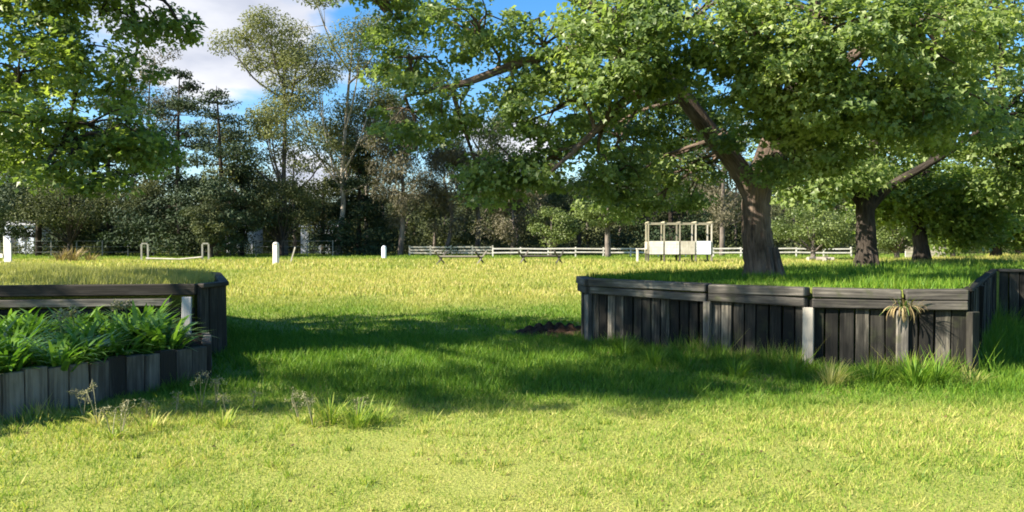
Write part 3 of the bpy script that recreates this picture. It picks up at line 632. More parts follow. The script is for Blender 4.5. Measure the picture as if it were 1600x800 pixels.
G1 = 'trees along the far side of the paddock'
BG = [
 ('gum', 'gum_tree', 'tallest pale barked gum with thin limbs left of the big tree', 526, 84, 6, 190, L_GUM, BARK_GUM, .27, .075, 5200),
 ('gum', 'gum_tree', 'tall gum with wispy rounded top standing before the blue gap of sky', 445, 82, 38, 170, L_GUM, BARK_GREY, .30, -.01, 4600),
 ('gum', 'gum_tree', 'spindly gum with bare grey limbs showing through the gap under the leaning limb', 745, 88, 185, 110, L_GUM, BARK_GREY, .24, .02, 2200),
 ('gum', 'gum_tree', 'bare twigged grey gum between the hanging leaves and the dark pine', 238, 92, 75, 110, L_OAK, BARK_GREY, .24, .0, 2300),
 ('gum', 'gum_tree', 'slender gum with pale forked stems behind the short dark tree', 575, 90, 150, 110, L_GUM, BARK_GUM, .22, -.02, 2400),
 ('pine', 'pine_tree', 'dark dense pine at the right rim of the hanging leaves', 283, 78, 108, 130, L_PINE, BARK_DARK, .26, 0, 4600),
 ('pine', 'pine_tree', 'ragged dark pine with bare side branches against the blue sky', 340, 76, 135, 120, L_PINE, BARK_DARK, .28, 0, 3000),
 ('pine', 'pine_tree', 'broad black green conifer low behind the tall pale gum', 560, 86, 225, 100, L_PINE, BARK_DARK, .24, 0, 3800),
 ('pine', 'pine_tree', 'tall dark conifer behind the timber viewing stand', 1050, 96, 170, 170, L_PINE, BARK_DARK, .3, 0, 4600),
 ('pine', 'pine_tree', 'dark conifer half hidden behind the hanging leaves at the left', 175, 84, 140, 130, L_PINE, BARK_DARK, .28, 0, 4600),
 ('pine', 'pine_tree', 'dark conifer at the left edge under the hanging leaves', 60, 82, 120, 150, L_PINE, BARK_DARK, .28, 0, 4600),
 ('oak', 'sheoak_tree', 'brown grey she-oak with drooping needles right of the pale gum', 625, 82, 178, 120, L_OAK, BARK_GREY, .28, .01, 5200),
 ('oak', 'sheoak_tree', 'grey brown she-oak right of the brownest one and left of the low hanging leaves', 695, 86, 235, 120, L_OAK, BARK_GREY, .24, 0, 4200),
 ('oak', 'sheoak_tree', 'low brown she-oak below the hanging leaves beside the green round tree', 800, 82, 285, 120, L_OAK, BARK_GREY, .22, 0, 4200),
 ('oak', 'sheoak_tree', 'grey brown she-oak just left of the thick trunk', 1128, 82, 205, 130, L_OAK, BARK_GREY, .26, 0, 5200),
 ('round', 'bushy_tree', 'blackish bushy tree right of the ragged pine', 378, 80, 238, 84, L_PINE, BARK_DARK, .24, 0, 3400),
 ('round', 'bushy_tree', 'mid green bushy tree below the wispy gum', 440, 78, 250, 104, L_DARK, BARK_DARK, .24, 0, 3800),
 ('round', 'bushy_tree', 'dark green bushy tree reaching the ground behind the jump stands', 330, 72, 300, 80, L_DARK, BARK_DARK, .22, 0, 3400),
 ('round', 'bushy_tree', 'olive bushy tree between the pale gum and the brown she-oak', 505, 88, 262, 110, L_DARK, BARK_DARK, .22, 0, 3800),
 ('round', 'bushy_tree', 'fresh green round tree on a short trunk left of the viewing stand', 950, 74, 296, 130, L_BRIGHT, BARK_GREY, .26, 0, 4400),
 ('round', 'bushy_tree', 'fresh green bush behind the white rails right of the low brown she-oak', 862, 80, 312, 80, L_BRIGHT, BARK_GREY, .2, 0, 3000),
 ('round', 'bushy_tree', 'dark bushy tree behind the fresh green round tree', 905, 90, 262, 130, L_DARK, BARK_DARK, .24, 0, 3600),
 ('round', 'bushy_tree', 'dark bushy tree at the far left below the hanging leaves', 110, 78, 255, 150, L_DARK, BARK_DARK, .24, 0, 4200),
 ('round', 'bushy_tree', 'dark bushy tree beside the jump stands at the left', 235, 80, 270, 110, L_DARK, BARK_DARK, .24, 0, 3800),
 ('round', 'bushy_tree', 'bright green spreading bush between the first two bank trunks', 1272, 64, 312, 140, L_BRIGHT, BARK_GREY, .2, 0, 4800),
 ('round', 'bushy_tree', 'bright green bush between the second and third bank trunks', 1400, 62, 316, 100, L_BRIGHT, BARK_GREY, .2, 0, 3600),
 ('round', 'bushy_tree', 'green bush behind the third bank trunk and white boards', 1490, 66, 300, 120, L_BRIGHT, BARK_GREY, .22, 0, 3800),
 ('round', 'bushy_tree', 'dark bush at the right edge behind the farthest bank tree', 1590, 60, 300, 130, L_DARK, BARK_DARK, .22, 0, 3800),
]
for (k, nm, lab, x, D, yt, spd, lm, bk, tr, lean, nl) in BG:
    yb = 352 if 'round tree' in lab else None
    bg_tree(k, nm, lab, x, D, yt, spd, lm, bk, G1, yb, tr, lean, nl)

# far wood: one mass of trunks and foliage closing the view
g = np.random.default_rng(5); parts = []; mb = MB()
for k in range(230):
    x = g.uniform(-120, 125); y = g.uniform(98, 124); hh = g.uniform(8, 15) * (0.8 if -20 < x < 5 else 1.0)
    if x > 30: hh *= 1.15
    ctube(mb, [(x, y, -.1), (x + g.normal(0, .3), y, hh*.5), (x + g.normal(0, .8), y, hh*.92)], [.24, .16, .03], 6, 3)
    for j in range(9):
        q = g.uniform(.02, 1.0); r = hh*.16*g.uniform(.8, 1.5)
        parts.append(puff((x + g.normal(0, 1.2), y + g.normal(0, 1), hh*q), (r*1.2, r*1.2, r*.8), 150, .42, .55, .35, g))
for k in range(330):
    x = g.uniform(-105, 125); r = g.uniform(1.4, 2.3)
    parts.append(puff((x, g.uniform(99, 108), g.uniform(.5, 3.6)), (r*1.3, r*1.1, r), 200, .44, .6, .3, g))
V, F, r = merge(parts)
fw = mb.build('far_wood', BARK_GREY, None, smooth=True); tag(fw, 'far dark wood of massed trunks and scrub closing the paddock', 'woodland', kind='stuff')
fl = link('foliage', np_mesh('foliage', V, F, r), L_DARK, fw)
# scrub along the foot of the trees
parts = []
for k in range(170):
    x = g.uniform(-75, 95); y = g.uniform(82, 97); r = g.uniform(.8, 1.7)
    parts.append(puff((x, y, r*.45), (r*1.5, r*1.2, r*.9), 170, .26, .55, .2, g))
V, F, r = merge(parts); tag(link('undergrowth', np_mesh('undergrowth', V, F, r), L_DARK), 'low dark green undergrowth below the far trees', 'undergrowth', kind='stuff')

# ------------------------------------------------------------------ paddock furniture
def at(x, D): return Vector(px(x, D))
# white post and rail fence
fr = at(780, 76); fence = empty('rail_fence', fr, 'white post and rail fence across the far side of the paddock', 'fence')
def fence_run(root, p, q, n, heights, mat, pw=.13, rh=.13, ph=.95):
    p = p - root.location; q = q - root.location; u = (q - p).normalized()
    for i in range(n + 1):
        c = p.lerp(q, i/n); mb = MB(); lean = Vector(g.normal(0, .02, 3)); mb.board(c + Vector((0, 0, -.1)), c + lean + Vector((0, 0, ph*g.uniform(.97, 1.05))), pw, pw, u); mb.build('post', mat, root)
    for z in heights:
        for i in range(n):
            a = p.lerp(q, i/n); b = p.lerp(q, (i + 1)/n); mb = MB(); mb.board(a + u*.01 + Vector((0, -.085, z + g.normal(0, .02))), b - u*.01 + Vector((0, -.085, z + g.normal(0, .02))), rh, .04, (0, 0, 1)); mb.build('rail', mat, root)
fence_run(fence, at(770, 76), at(1330, 76), 13, (.86, .5), WHITE, ph=1.0)
f2p = at(700, 80); f2 = empty('rail_fence', f2p, 'short greyish rail fence behind the crossed pole jump', 'fence')
fence_run(f2, at(640, 82), at(770, 82), 4, (.98, .66, .36), OFFWHITE, pw=.16, rh=.17, ph=1.15)
wf = empty('wire_fence', at(160, 78), 'dark post and wire fence behind the long grass at the far left', 'fence')
p0 = at(-40, 78) - wf.location; p1 = at(520, 78) - wf.location
for i in range(15):
    c = p0.lerp(p1, i/14); mb = MB(); mb.board(c + Vector((0, 0, -.1)), c + Vector((0, 0, 1.7)), .09, .09, (1, 0, 0)); mb.build('post', GREYSTEEL, wf)
for z in (.5, 1.05, 1.62):
    mb = MB(); mb.tube([p0 + Vector((0, -.06, z)), p1 + Vector((0, -.06, z))], [.022, .022], 5); mb.build('wire', GREYSTEEL, wf)

# timber viewing stand
st = empty('viewing_stand', at(1013, 58), 'raised timber viewing stand with open frame above white board panels', 'viewing stand', rz=R(-4))
Wd, Dp, zf, zp, zt = 4.7, 1.7, .62, 1.62, 2.88; n = 4
fl_ = MB(); fl_.box((Wd/2, Dp/2, zf), (Wd - .14, Dp - .14, .08)); fl_.build('floor', WOOD_GREY, st)
for r_, yy in ((0, 0.0), (1, Dp)):
    for i in range(n + 1):
        xx = Wd*i/n; mb = MB(); mb.box((xx, yy, zf/2 + .0), (.12, .12, zf + .1)); mb.build('leg', WOOD_DARK if i else WOOD_GREY, st)
        mb = MB(); mb.box((xx, yy, (zf + zt)/2 + .03), (.10, .10, zt - zf - .05)); mb.build('upright', WOOD_TIMBER if i < 3 else OFFWHITE, st)
    mb = MB(); mb.board((-.1, yy, zt + .07), (Wd + .1, yy, zt + .05), .13, .10, (0, 0, 1)); mb.build('top_rail', WOOD_TIMBER, st)
    mb = MB()
    if r_: 
        for i in range(n): mb.box((Wd*(i + .5)/n, yy, (zf + zp)/2), (Wd/n - .14, .05, zp - zf - .1))
        mb.build('back_panel', OFFWHITE, st)
for i in range(n):
    mb = MB()
    for k in range(4): 
        hh = (zp - zf)/4; mb.board((Wd*i/n + .07, -.09, zf + hh*(k + .5)), (Wd*(i + 1)/n - .07, -.09, zf + hh*(k + .5)), hh - .012, .04, (0, 0, 1))
    mb.build('front_panel', (WHITE, WHITE, OFFWHITE, BLUEWHITE)[i], st)
for i in range(n + 1):
    mb = MB(); mb.board((Wd*i/n, -.12, zt + .17), (Wd*i/n, Dp + .12, zt + .15), .09, .09, (0, 0, 1)); mb.build('cross_rail', WOOD_TIMBER, st)
for xx in (0.0, Wd):
    mb = MB(); mb.box((xx + (.09 if xx else -.09), Dp/2, (zf + zp)/2), (.04, Dp - .14, zp - zf - .1)); mb.build('side_panel', OFFWHITE, st)
mb = MB(); mb.box((-.52, .5, zf + .4), (.66, 1.0, .06)); mb.build('landing', WHITE, st)
for k in range(4): 
    pass
for (xx, yy) in ((-.78, .1), (-.78, .9)):
    mb = MB(); mb.box((xx, yy, .46), (.09, .09, 1.02)); mb.build('landing_leg', WHITE, st)

# jump stands with a low pole
def ustand(pos_, label):
    e = empty('jump_stand', pos_, label, 'jump stand', 'pale hooped jump stands at the left', rz=R(12))
    for s in (-.24, .24):
        mb = MB(); mb.box((s, 0, .66), (.12, .12, 1.42)); mb.build('upright', OFFWHITE, e)
    mb = MB(); mb.board((-.22, 0, 1.42), (.22, 0, 1.42), .12, .125, (0, 0, 1)); mb.build('crossbar', OFFWHITE, e)
    for s in (-.24, .24):
        mb = MB(); mb.board((s, -.4, .06), (s, .4, .06), .10, .08, (0, 0, 1)); mb.build('foot', OFFWHITE, e)
    return e
ustand(at(226, 62), 'pale hooped jump stand, left one of the pair joined by a low pole')
ustand(at(321, 62), 'pale hooped jump stand, right one of the pair joined by a low pole')
a = at(226, 62) + Vector((.2, -.2, .22)); b = at(321, 62) + Vector((-.2, -.2, .32)); mid = a.lerp(b, .6) + Vector((0, 0, -.13))
pl = empty('jump_pole', (a.x, a.y, 0), 'low pale pole strung between the two hooped jump stands', 'jump pole')
mb = MB(); mb.tube([a - pl.location, mid - pl.location, b - pl.location], [.07]*3, 8); mb.build('pole', OFFWHITE, pl)
# markers
def marker(x, D, w, h, label, mat, top):
    e = empty('marker_post', at(x, D), label, 'marker post', rz=R(-28))
    mb = MB(); mb.board((0, 0, -.1), (0, 0, h - .14), w, w*.55, (1, 0, 0)); mb.build('body', mat, e, bevel=.02)
    mb = MB(); t_ = w*.5
    mb.tube([(0, 0, h - .139), (0, 0, h - .06), (0, 0, h)], [w*.52, w*.42, w*.12], 8); mb.build('top', mat, e)
    return e
marker(431, 53, .42, 1.55, 'tall white marker post with rounded top in the dry grass', WHITE, 1)
marker(600, 70, .42, 1.2, 'short bluish white marker post at the edge of the undergrowth', BLUEWHITE, 1)
sk = empty('stake', at(453, 56), 'thin pale stake leaning right beside the tall white marker post', 'stake')
mb = MB(); mb.board((0, 0, -.1), (.34, 0, 1.05), .09, .06, (1, 0, 0)); mb.build('shaft', OFFWHITE, sk); mb = MB(); mb.board((.335, 0, 1.052), (.375, 0, 1.18), .075, .05, (1, 0, 0)); mb.build('tip', WHITE, sk)
# jump wing at the left edge
jw = empty('jump_wing', at(7, 56), 'white jump wing with slanting top at the left edge of the paddock', 'jump wing', rz=R(-20))
bm = bmesh.new(); out_ = [(-.1, 0), (.62, 0), (.62, 1.45), (.5, 1.62), (-.1, 1.98)]
f0 = [bm.verts.new((x, 0, z)) for x, z in out_]; f1 = [bm.verts.new((x, .09, z)) for x, z in out_]
bm.faces.new(f0); bm.faces.new(f1[::-1])
for i in range(5): bm.faces.new((f0[i], f1[i], f1[(i + 1) % 5], f0[(i + 1) % 5]))
bmesh.ops.recalc_face_normals(bm, faces=bm.faces); me = bpy.data.meshes.new('panel'); bm.to_mesh(me); bm.free(); link('panel', me, WHITE, jw)
mb = MB(); mb.board((-1.6, -.03, .55), (-.12, -.03, .55), .3, .08, (0, 0, 1)); mb.build('arm', WHITE, jw)
mb = MB(); mb.board((.25, -.5, .06), (.25, .6, .06), .12, .09, (0, 0, 1)); mb.build('foot', WHITE, jw)
# cavaletti: pole on crossed ends
def cavaletti(xa, xb, D, label):
    a = at(xa, D); b = at(xb, D); e = empty('cavaletti', a, label, 'cavaletti', 'crossed end pole jumps in the dry grass'); ln = (b - a).length
    mb = MB(); mb.tube([(0, 0, .56), (ln, 0, .56)], [.075, .075], 8); mb.build('pole', WOOD_DARK, e)
    for xx in (0.12, ln - .12):
        for s in (-1, 1):
            mb = MB(); mb.board((xx + .04*s - .32*s, -.45*s, -.02), (xx + .04*s + .32*s, .45*s, .92), .10, .06, (1, 0, 0)); mb.build('cross_leg', WOOD_DARK, e)
cavaletti(686, 754, 52, 'dark pole jump on crossed ends, left one in the dry grass')
cavaletti(815, 876, 54, 'dark pole jump on crossed ends, right one in the dry grass')
# white board panel and log heap on the right
bp_ = empty('board_panel', at(1415, 70), 'long low white board panel behind the third bank trunk', 'board panel')
for k, z in enumerate((.28, .62, .96)):
    mb = MB(); mb.board((0, 0, z), (3.7, 0, z + .02), .3, .06, (0, 0, 1)); mb.build('board', OFFWHITE, bp_)
for xx in (.1, 1.85, 3.6):
    mb = MB(); mb.box((xx, .1, .55), (.14, .12, 1.3)); mb.build('post', WHITE, bp_)
for i, (xx, zz, ln, rz) in enumerate(((1262, .16, 1.1, 20), (1276, .17, 1.3, -15), (1288, .15, .9, 50))):
    e = empty('log', at(xx, 62 - i*.8), ('grey cut log left of the heap under the bright bush', 'longest pale cut log in the middle under the bright bush', 'short cut log at the right under the bright bush')[i], 'log', 'cut logs under the bright green bush', rz=R(rz))
    mb = MB(); mb.tube([(0, 0, zz), (ln*.5, .04, zz + .03), (ln, 0, zz)], [zz*1.1, zz, zz*.95], 9, .1); mb.build('trunk_piece', BARK_GUM, e, smooth=False)
    mb = MB(); mb.tube([(ln*.4, 0, zz), (ln*.55, -.1, zz + .35)], [.05, .03], 6); mb.build('stub', BARK_GREY, e)
# sheds glimpsed behind the trees
def shed(x, D, w, h, label, dp=4):
    e = empty('shed', at(x, D), label, 'shed', 'pale sheds glimpsed behind the trees')
    mb = MB(); mb.box((w/2, dp/2, h/2), (w, dp, h)); wl = mb.build('wall', SHED, e)
    bm = bmesh.new(); o = .25; pr = [(-o, -o, h), (w + o, -o, h), (w + o, dp + o, h), (-o, dp + o, h), (-o, dp/2, h + .9), (w + o, dp/2, h + .9)]; v = [bm.verts.new((x_, y_, z_ + .01)) for x_, y_, z_ in pr]
    for q in ((0, 1, 5, 4), (2, 3, 4, 5), (0, 4, 3), (1, 2, 5), (3, 2, 1, 0)): bm.faces.new([v[i] for i in q])
    me = bpy.data.meshes.new('roof'); bm.to_mesh(me); bm.free(); link('roof', me, SHEDROOF, e)
    mb = MB(); mb.box((w*.3, -.04, h*.42), (w*.2, .05, h*.8)); mb.build('door', GLASSD, e)
    mb = MB(); mb.box((w*.7, -.04, h*.6), (w*.22, .05, h*.3)); mb.build('window', GLASSD, e)
shed(8, 96, 3.6, 3.6, 'pale blue shed between dark trunks at the left edge')
shed(352, 96, 3.4, 3.3, 'pale shed glimpsed right of the hooped jump stands')
shed(470, 97, 5.2, 3.4, 'pale shed glimpsed behind the foot of the tall gum')

# ------------------------------------------------------------------ grass
def inpoly(x, y, poly):
    c = np.zeros(len(x), bool); n = len(poly)
    for i in range(n):
        x0, y0 = poly[i]; x1, y1 = poly[(i + 1) % n]
        with np.errstate(divide='ignore', invalid='ignore'):
            k = ((y0 > y) != (y1 > y)) & (x < (x1 - x0)*(y - y0)/(y1 - y0 + 1e-12) + x0)
        c ^= k
    return c
def shrink(poly, d):
    c = np.mean(poly, 0); return [tuple(np.array(p) + norm((c - np.array(p))[None])[0]*d) for p in poly]
BEDP = [(-9, 4.8)] + BED_OUT + [(-4.3, 10.3), (-9, 9.6)]
def vnoise(x, y, s, seed):
    h = np.sin(x*s + seed)*np.cos(y*s*1.13 + seed*1.7) + .6*np.sin(x*s*2.3 + y*s*1.7 + seed*2.1) + .4*np.cos(x*s*4.1 - y*s*3.7 + seed); return h/2
def blades_at(x, y, z, h, w, lean=0.5, g=rng):
    n = len(x); a = g.random(n)*6.283; fw = np.stack([np.cos(a), np.sin(a), np.zeros(n)], -1)
    b = g.random(n)*6.283; ld = np.stack([np.cos(b), np.sin(b), np.zeros(n)], -1)*(h*lean*g.random(n)*1.4)[:, None]
    P = np.stack([x, y, z], -1); up = np.stack([np.zeros(n), np.zeros(n), h], -1)
    v0 = P - fw*(w/2)[:, None]; v1 = P + fw*(w/2)[:, None]
    m = P + up*.55 + ld*.3; v2 = m + fw*(w*.38)[:, None]; v3 = m - fw*(w*.38)[:, None]; tip = P + up + ld
    V = np.stack([v0, v1, v2, v3, tip], 1).reshape(-1, 3); i = np.arange(n)*5
    F4 = np.stack([i, i + 1, i + 2, i + 3], -1); F4b = np.stack([i + 3, i + 2, i + 4, i + 4], -1)
    return V, F4, F4b, np.repeat(g.random(n), 5)
def tri_blades(x, y, z, h, w, lean=0.5, g=rng):
    n = len(x); a = g.random(n)*6.283; fw = np.stack([np.cos(a), np.sin(a), np.zeros(n)], -1)*(w/2)[:, None]
    b = g.random(n)*6.283; ld = np.stack([np.cos(b), np.sin(b), np.zeros(n)], -1)*(h*lean*1.4*g.random(n))[:, None]
    P = np.stack([x, y, z - .01], -1); tip = P + ld; tip[:, 2] += h
    V = np.stack([P - fw, P + fw, tip], 1).reshape(-1, 3); i = np.arange(n)*3
    return V, np.stack([i, i + 1, i + 2], -1), np.repeat(g.random(n), 3)
parts = []
def band(y0, y1, dens, hlo, hhi, w, lean, margin=1.55):
    n = int(dens*(y1**2 - y0**2)*.5*1.36*margin); y = np.sqrt(rng.uniform(y0**2, y1**2, n)); x = (rng.random(n) - .5)*1.36*margin*y
    keep = ~(inpoly(x, y, POLY_R) | inpoly(x, y, POLY_L) | inpoly(x, y, BEDP)); q = ((x - .75)/.72)**2 + ((y - 13.35)/.6)**2; keep &= q > 1
    pat = .5 + .5*vnoise(x, y, .9, 2.0) + .3*vnoise(x, y, 4.0, 5.0); keep &= rng.random(n) < np.clip(.55 + .5*pat, .25, 1)
    x, y, pat = x[keep], y[keep], pat[keep]
    h = rng.uniform(hlo, hhi, len(x))*np.clip(.55 + .6*pat, .4, 1.5)
    # the uncut strip near the walls grows taller
    lush = 1/(1 + np.exp(-(y - 7.4 + .35*vnoise(x, y, 1.7, 9))/.25)); 
    if y1 <= 13: h = h*(1 + .75*lush)
    parts.append(tri_blades(x, y, np.zeros(len(x)), h, w*rng.uniform(.6, 1.3, len(x)), lean))
band(3.4, 5.6, 4600, .018, .055, .009, 1.0)
band(5.6, 8.0, 3200, .02, .065, .011, .95)
band(8.0, 13.0, 1700, .035, .10, .014, .8)
band(13.0, 22.0, 520, .05, .13, .022, .7)
band(22.0, 42.0, 130, .08, .20, .045, .6)
band(42.0, 92.0, 24, .12, .30, .10, .5, 1.3)
# scattered taller tufts and low clover in the lawn
n = 420; y = np.sqrt(rng.uniform(4.2**2, 9.0**2, n)); x = (rng.random(n) - .5)*1.5*y
k = ~(inpoly(x, y, POLY_R) | inpoly(x, y, POLY_L) | inpoly(x, y, BEDP)); x, y = x[k], y[k]; n = len(x)
per = 26; rad = np.repeat(rng.uniform(.03, .11, n), per); aa = rng.random(n*per)*6.283; rr = rad*np.sqrt(rng.random(n*per))
parts.append(tri_blades(np.repeat(x, per) + np.cos(aa)*rr, np.repeat(y, per) + np.sin(aa)*rr, np.zeros(n*per), np.repeat(rng.uniform(.04, .11, n), per)*rng.uniform(.5, 1.1, n*per), rng.uniform(.007, .013, n*per), .9))
V, F, r = merge(parts); tag(link('grass', np_mesh('grass', V, F, r), BLADE), 'short sunlit lawn and dry seeded paddock grass', 'grass', kind='stuff')

parts = []
def poly_grass(poly, bb, dens, hlo, hhi, w, lean=.6, z=MZ):
    x0, y0, x1, y1 = bb; n = int(dens*(x1 - x0)*(y1 - y0)); x = rng.uniform(x0, x1, n); y = rng.uniform(y0, y1, n); k = inpoly(x, y, poly); x, y = x[k], y[k]
    h = rng.uniform(hlo, hhi, len(x))*np.clip(.8 + .7*vnoise(x, y, 1.3, 4), .35, 1.8)
    parts.append(tri_blades(x, y, np.full(len(x), z), h, w*rng.uniform(.6, 1.3, len(x)), lean))
poly_grass(POLY_R, (1.2, 9.2, 12, 14.5), 1000, .05, .17, .015); poly_grass(POLY_R, (3, 14.5, 27, 31), 260, .08, .2, .03)
V, F, r = merge(parts); tag(link('bank_grass', np_mesh('bank_grass', V, F, r), BLADE), 'long green grass growing on the right bank under the trees', 'grass', kind='stuff')
parts = []
poly_grass(POLY_L, (-14, 9.7, -4.2, 17.3), 900, .05, .2, .015)
V, F, r = merge(parts); tag(link('bank_grass', np_mesh('bank_grass', V, F, r), BLADE_DRY), 'dry yellowing grass growing on the left bank', 'grass', kind='stuff')
# uncut fringe at the feet of the walls
parts = []
def fringe(pts, dens, spread, hlo, hhi, w=.012, side=1):
    for a, b in zip(pts[:-1], pts[1:]):
        a = np.array(a); b = np.array(b); d = b - a; ln = np.linalg.norm(d); u = d/ln; nn = np.array([u[1], -u[0]])*side; n = int(dens*ln)
        t = rng.random(n); o = .08 + np.abs(rng.normal(0, spread, n)); p = a + d*t[:, None] + nn*o[:, None]
        h = rng.uniform(hlo, hhi, n)*np.exp(-o/ (spread*2.2))*np.clip(.8 + 1.0*vnoise(p[:, 0], p[:, 1], 3.1, 1), .2, 1.9)
        parts.append(tri_blades(p[:, 0], p[:, 1], np.zeros(n), h, w*rng.uniform(.6, 1.4, n), .7))
fringe(WR[1:6], 1500, .28, .12, .42); fringe([WR[5], (9.3, 14.9)], 700, .4, .15, .5); fringe([BED_OUT[i] for i in (1, 2, 3, 4)], 700, .22, .06, .24); fringe([(-4.1, 10.9), (-5.3, 14)], 400, .3, .1, .3)
V, F, r = merge(parts); tag(link('uncut_grass', np_mesh('uncut_grass', V, F, r), BLADE), 'uncut tall grass fringing the feet of the timber walls', 'grass', kind='stuff')
parts = []
fringe(WR[1:6], 260, .24, .2, .62, .008); fringe([BED_OUT[i] for i in (1, 2, 3, 4)], 60, .2, .1, .3, .007)
V, F, r = merge(parts); tag(link('seeding_grass', np_mesh('seeding_grass', V, F, r), BLADE_DRY), 'thin dry seeding grass stems along the feet of the walls', 'grass', kind='stuff')

# fallen leaves and bark scraps on the lawn
n = 420; y = np.sqrt(rng.uniform(4.2**2, 13.0**2, n)); x = (rng.random(n) - .5)*1.5*y
k = ~(inpoly(x, y, POLY_R) | inpoly(x, y, POLY_L) | inpoly(x, y, BEDP)); x, y = x[k], y[k]; n = len(x)
nr = rng.normal(size=(n, 3))*.35 + np.array([0, 0, 1]); ax = rng.normal(size=(n, 3)); P = np.stack([x, y, rng.uniform(.02, .045, n)], -1)
v, f, r = leaves(P, nr, ax, rng.uniform(.02, .048, n), .7)
LITTER = leafmat('fallen_leaf', (0.03, 0.02, 0.01), (0.08, 0.055, 0.025), (0.18, 0.13, 0.05), 0.1, 0.8, 0.2, 1.0)
tag(link('fallen_leaves', np_mesh('fallen_leaves', v, f, r), LITTER), 'small brown fallen leaves scattered over the lawn', 'fallen leaves', kind='stuff')

# ------------------------------------------------------------------ plants
def straps(n, ln, w, out_, lean, g, seg=5, z0=0.0, droop=1.0):
    """arching strap leaves from one crown"""
    V = []; F = []; Rr = []; b = 0
    for k in range(n):
        a = g.random()*6.283; d = np.array([math.cos(a), math.sin(a), 0]); s = np.array([-d[1], d[0], 0]); L_ = ln*g.uniform(.6, 1.15); el = g.uniform(lean, 1.45); p = d*g.random()*out_ + np.array([0, 0, z0]); ww = w*g.uniform(.7, 1.2)
        r = g.random()
        for i in range(seg + 1):
            t = i/seg; wd = ww*(0.55 + 1.1*t)*(1 - t**2.2) + .002
            V += [p - s*wd/2, p + s*wd/2]; Rr += [r, r]
            p = p + (d*math.cos(el) + np.array([0, 0, math.sin(el)]))*L_/seg; el -= droop*g.uniform(.12, .42)
        for i in range(seg): q = b + 2*i; F.append((q, q + 1, q + 3, q + 2))
        b += 2*(seg + 1)
    return np.array(V), np.array(F), np.array(Rr)
protos = []
for s in range(4): 
    v, f, r = straps(90, .50, .050, .18, .75, np.random.default_rng(s + 40)); protos.append(np_mesh('leaves', v, f, r))
spots = []
gg = np.random.default_rng(8)
for row, (off, cnt) in enumerate(((.26, 12), (.70, 11), (1.2, 10), (1.75, 9), (2.3, 8))):
    for i in range(cnt):
        t = (i + .5 + gg.normal(0, .12))/cnt; ins = spline([(x, y, 0) for x, y in [(-5.1, 5.9), (-4.5, 6.8), (-3.95, 7.85), (-3.6, 8.75), (-4.05, 9.9)]], 8); p = ins[int(t*(len(ins) - 1))]
        x = p.x - off*.93 + gg.normal(0, .06); y = p.y + off*.25 + gg.normal(0, .06)
        if y > 9.0: x -= .38; y -= .25
        if y < 9.72 + (x + 9)*.1: spots.append((x, y))
adj = ['beside the low edging', 'in the second row from the edging', 'in the third row from the edging', 'in the back row by the dark boards']
for i, (x, y) in enumerate(spots):
    o = empty('strappy_plant', (x, y, .35), 'green strap leaved plant in the massed bed behind the grey sleeper edging', 'plant', 'strap leaved plants in the left bed', rz=gg.random()*6.28)
    s = gg.uniform(.85, 1.15); o.scale = (s, s, s*gg.uniform(.9, 1.15)); link('leaves', protos[i % 4], L_STRAP, o)
# faded flower heads standing out of the bed
for i, (pxx, pyy, D, lab) in enumerate(((92, 495, 8.3, 'small faded flower head, leftmost over the strappy plants'), (112, 490, 8.5, 'small faded flower head close right of the leftmost one'), (180, 480, 8.9, 'wide faded flower head on the taller strappy plants'), (196, 479, 9.0, 'rightmost faded flower head over the strappy plants'))):
    p = P3(pxx, pyy, D); e = empty('faded_flower', (p[0], p[1], .36), lab, 'flower', 'faded flower heads in the left bed'); h = p[2] - .36
    mb = MB(); mb.tube([(0, 0, 0), (.02, 0, h*.6), (.0, 0, h)], [.009, .008, .007], 6); mb.build('stalk', L_WEED, e)
    q = np.random.default_rng(i + 3); P, Dn = shell((0, 0, h + .02), (.06, .06, .045), 60, .3, q); v, f, r = leaves(P, q.normal(size=(60, 3)), Dn + np.array([0, 0, -.3]), .042*q.uniform(.7, 1.3, 60), .7); link('flower_head', np_mesh('flower_head', v, f, r), L_SEED, e)
# seeding weeds in front of the edging
def weed(x, y, h, label, i):
    q = np.random.default_rng(i + 70); e = empty('seeding_weed', (x, y, 0), label, 'weed', 'seeding weeds on the lawn by the left bed')
    h *= .85; n = 3 if h > .26 else 2
    for k in range(n):
        mb = MB(); parts = []
        a = q.random()*6.283; l = h*q.uniform(.65, 1.0); top = Vector((math.cos(a)*l*.32, math.sin(a)*l*.32, l)); ctube(mb, [(0, 0, -.01), top*.5 + Vector((0, 0, l*.1)), top], [.0045, .0035, .0025], 5, 4)
        for m in range(5):
            b = q.random()*6.283; tip = top + Vector((math.cos(b)*.05, math.sin(b)*.05, -q.uniform(-.05, .05))); mb.tube([top - Vector((0, 0, .03)), top + Vector((0, 0, .015)), tip], [.0025, .002, .0015], 4)
            P, Dn = shell(tip, (.018, .018, .012), 6, .1, q); parts.append(leaves(P, q.normal(size=(6, 3)), Dn, .018*np.ones(6), .6))
        stm = mb.build('stem', L_SEED, e)
        v, f, r = merge(parts); link('seed_head', np_mesh('seed_head', v, f, r), L_SEED, stm)
    v, f, r = straps(16, h*.6, .012, .05, .6, q); link('leaves', np_mesh('leaves', v, f, r), BLADE, e)
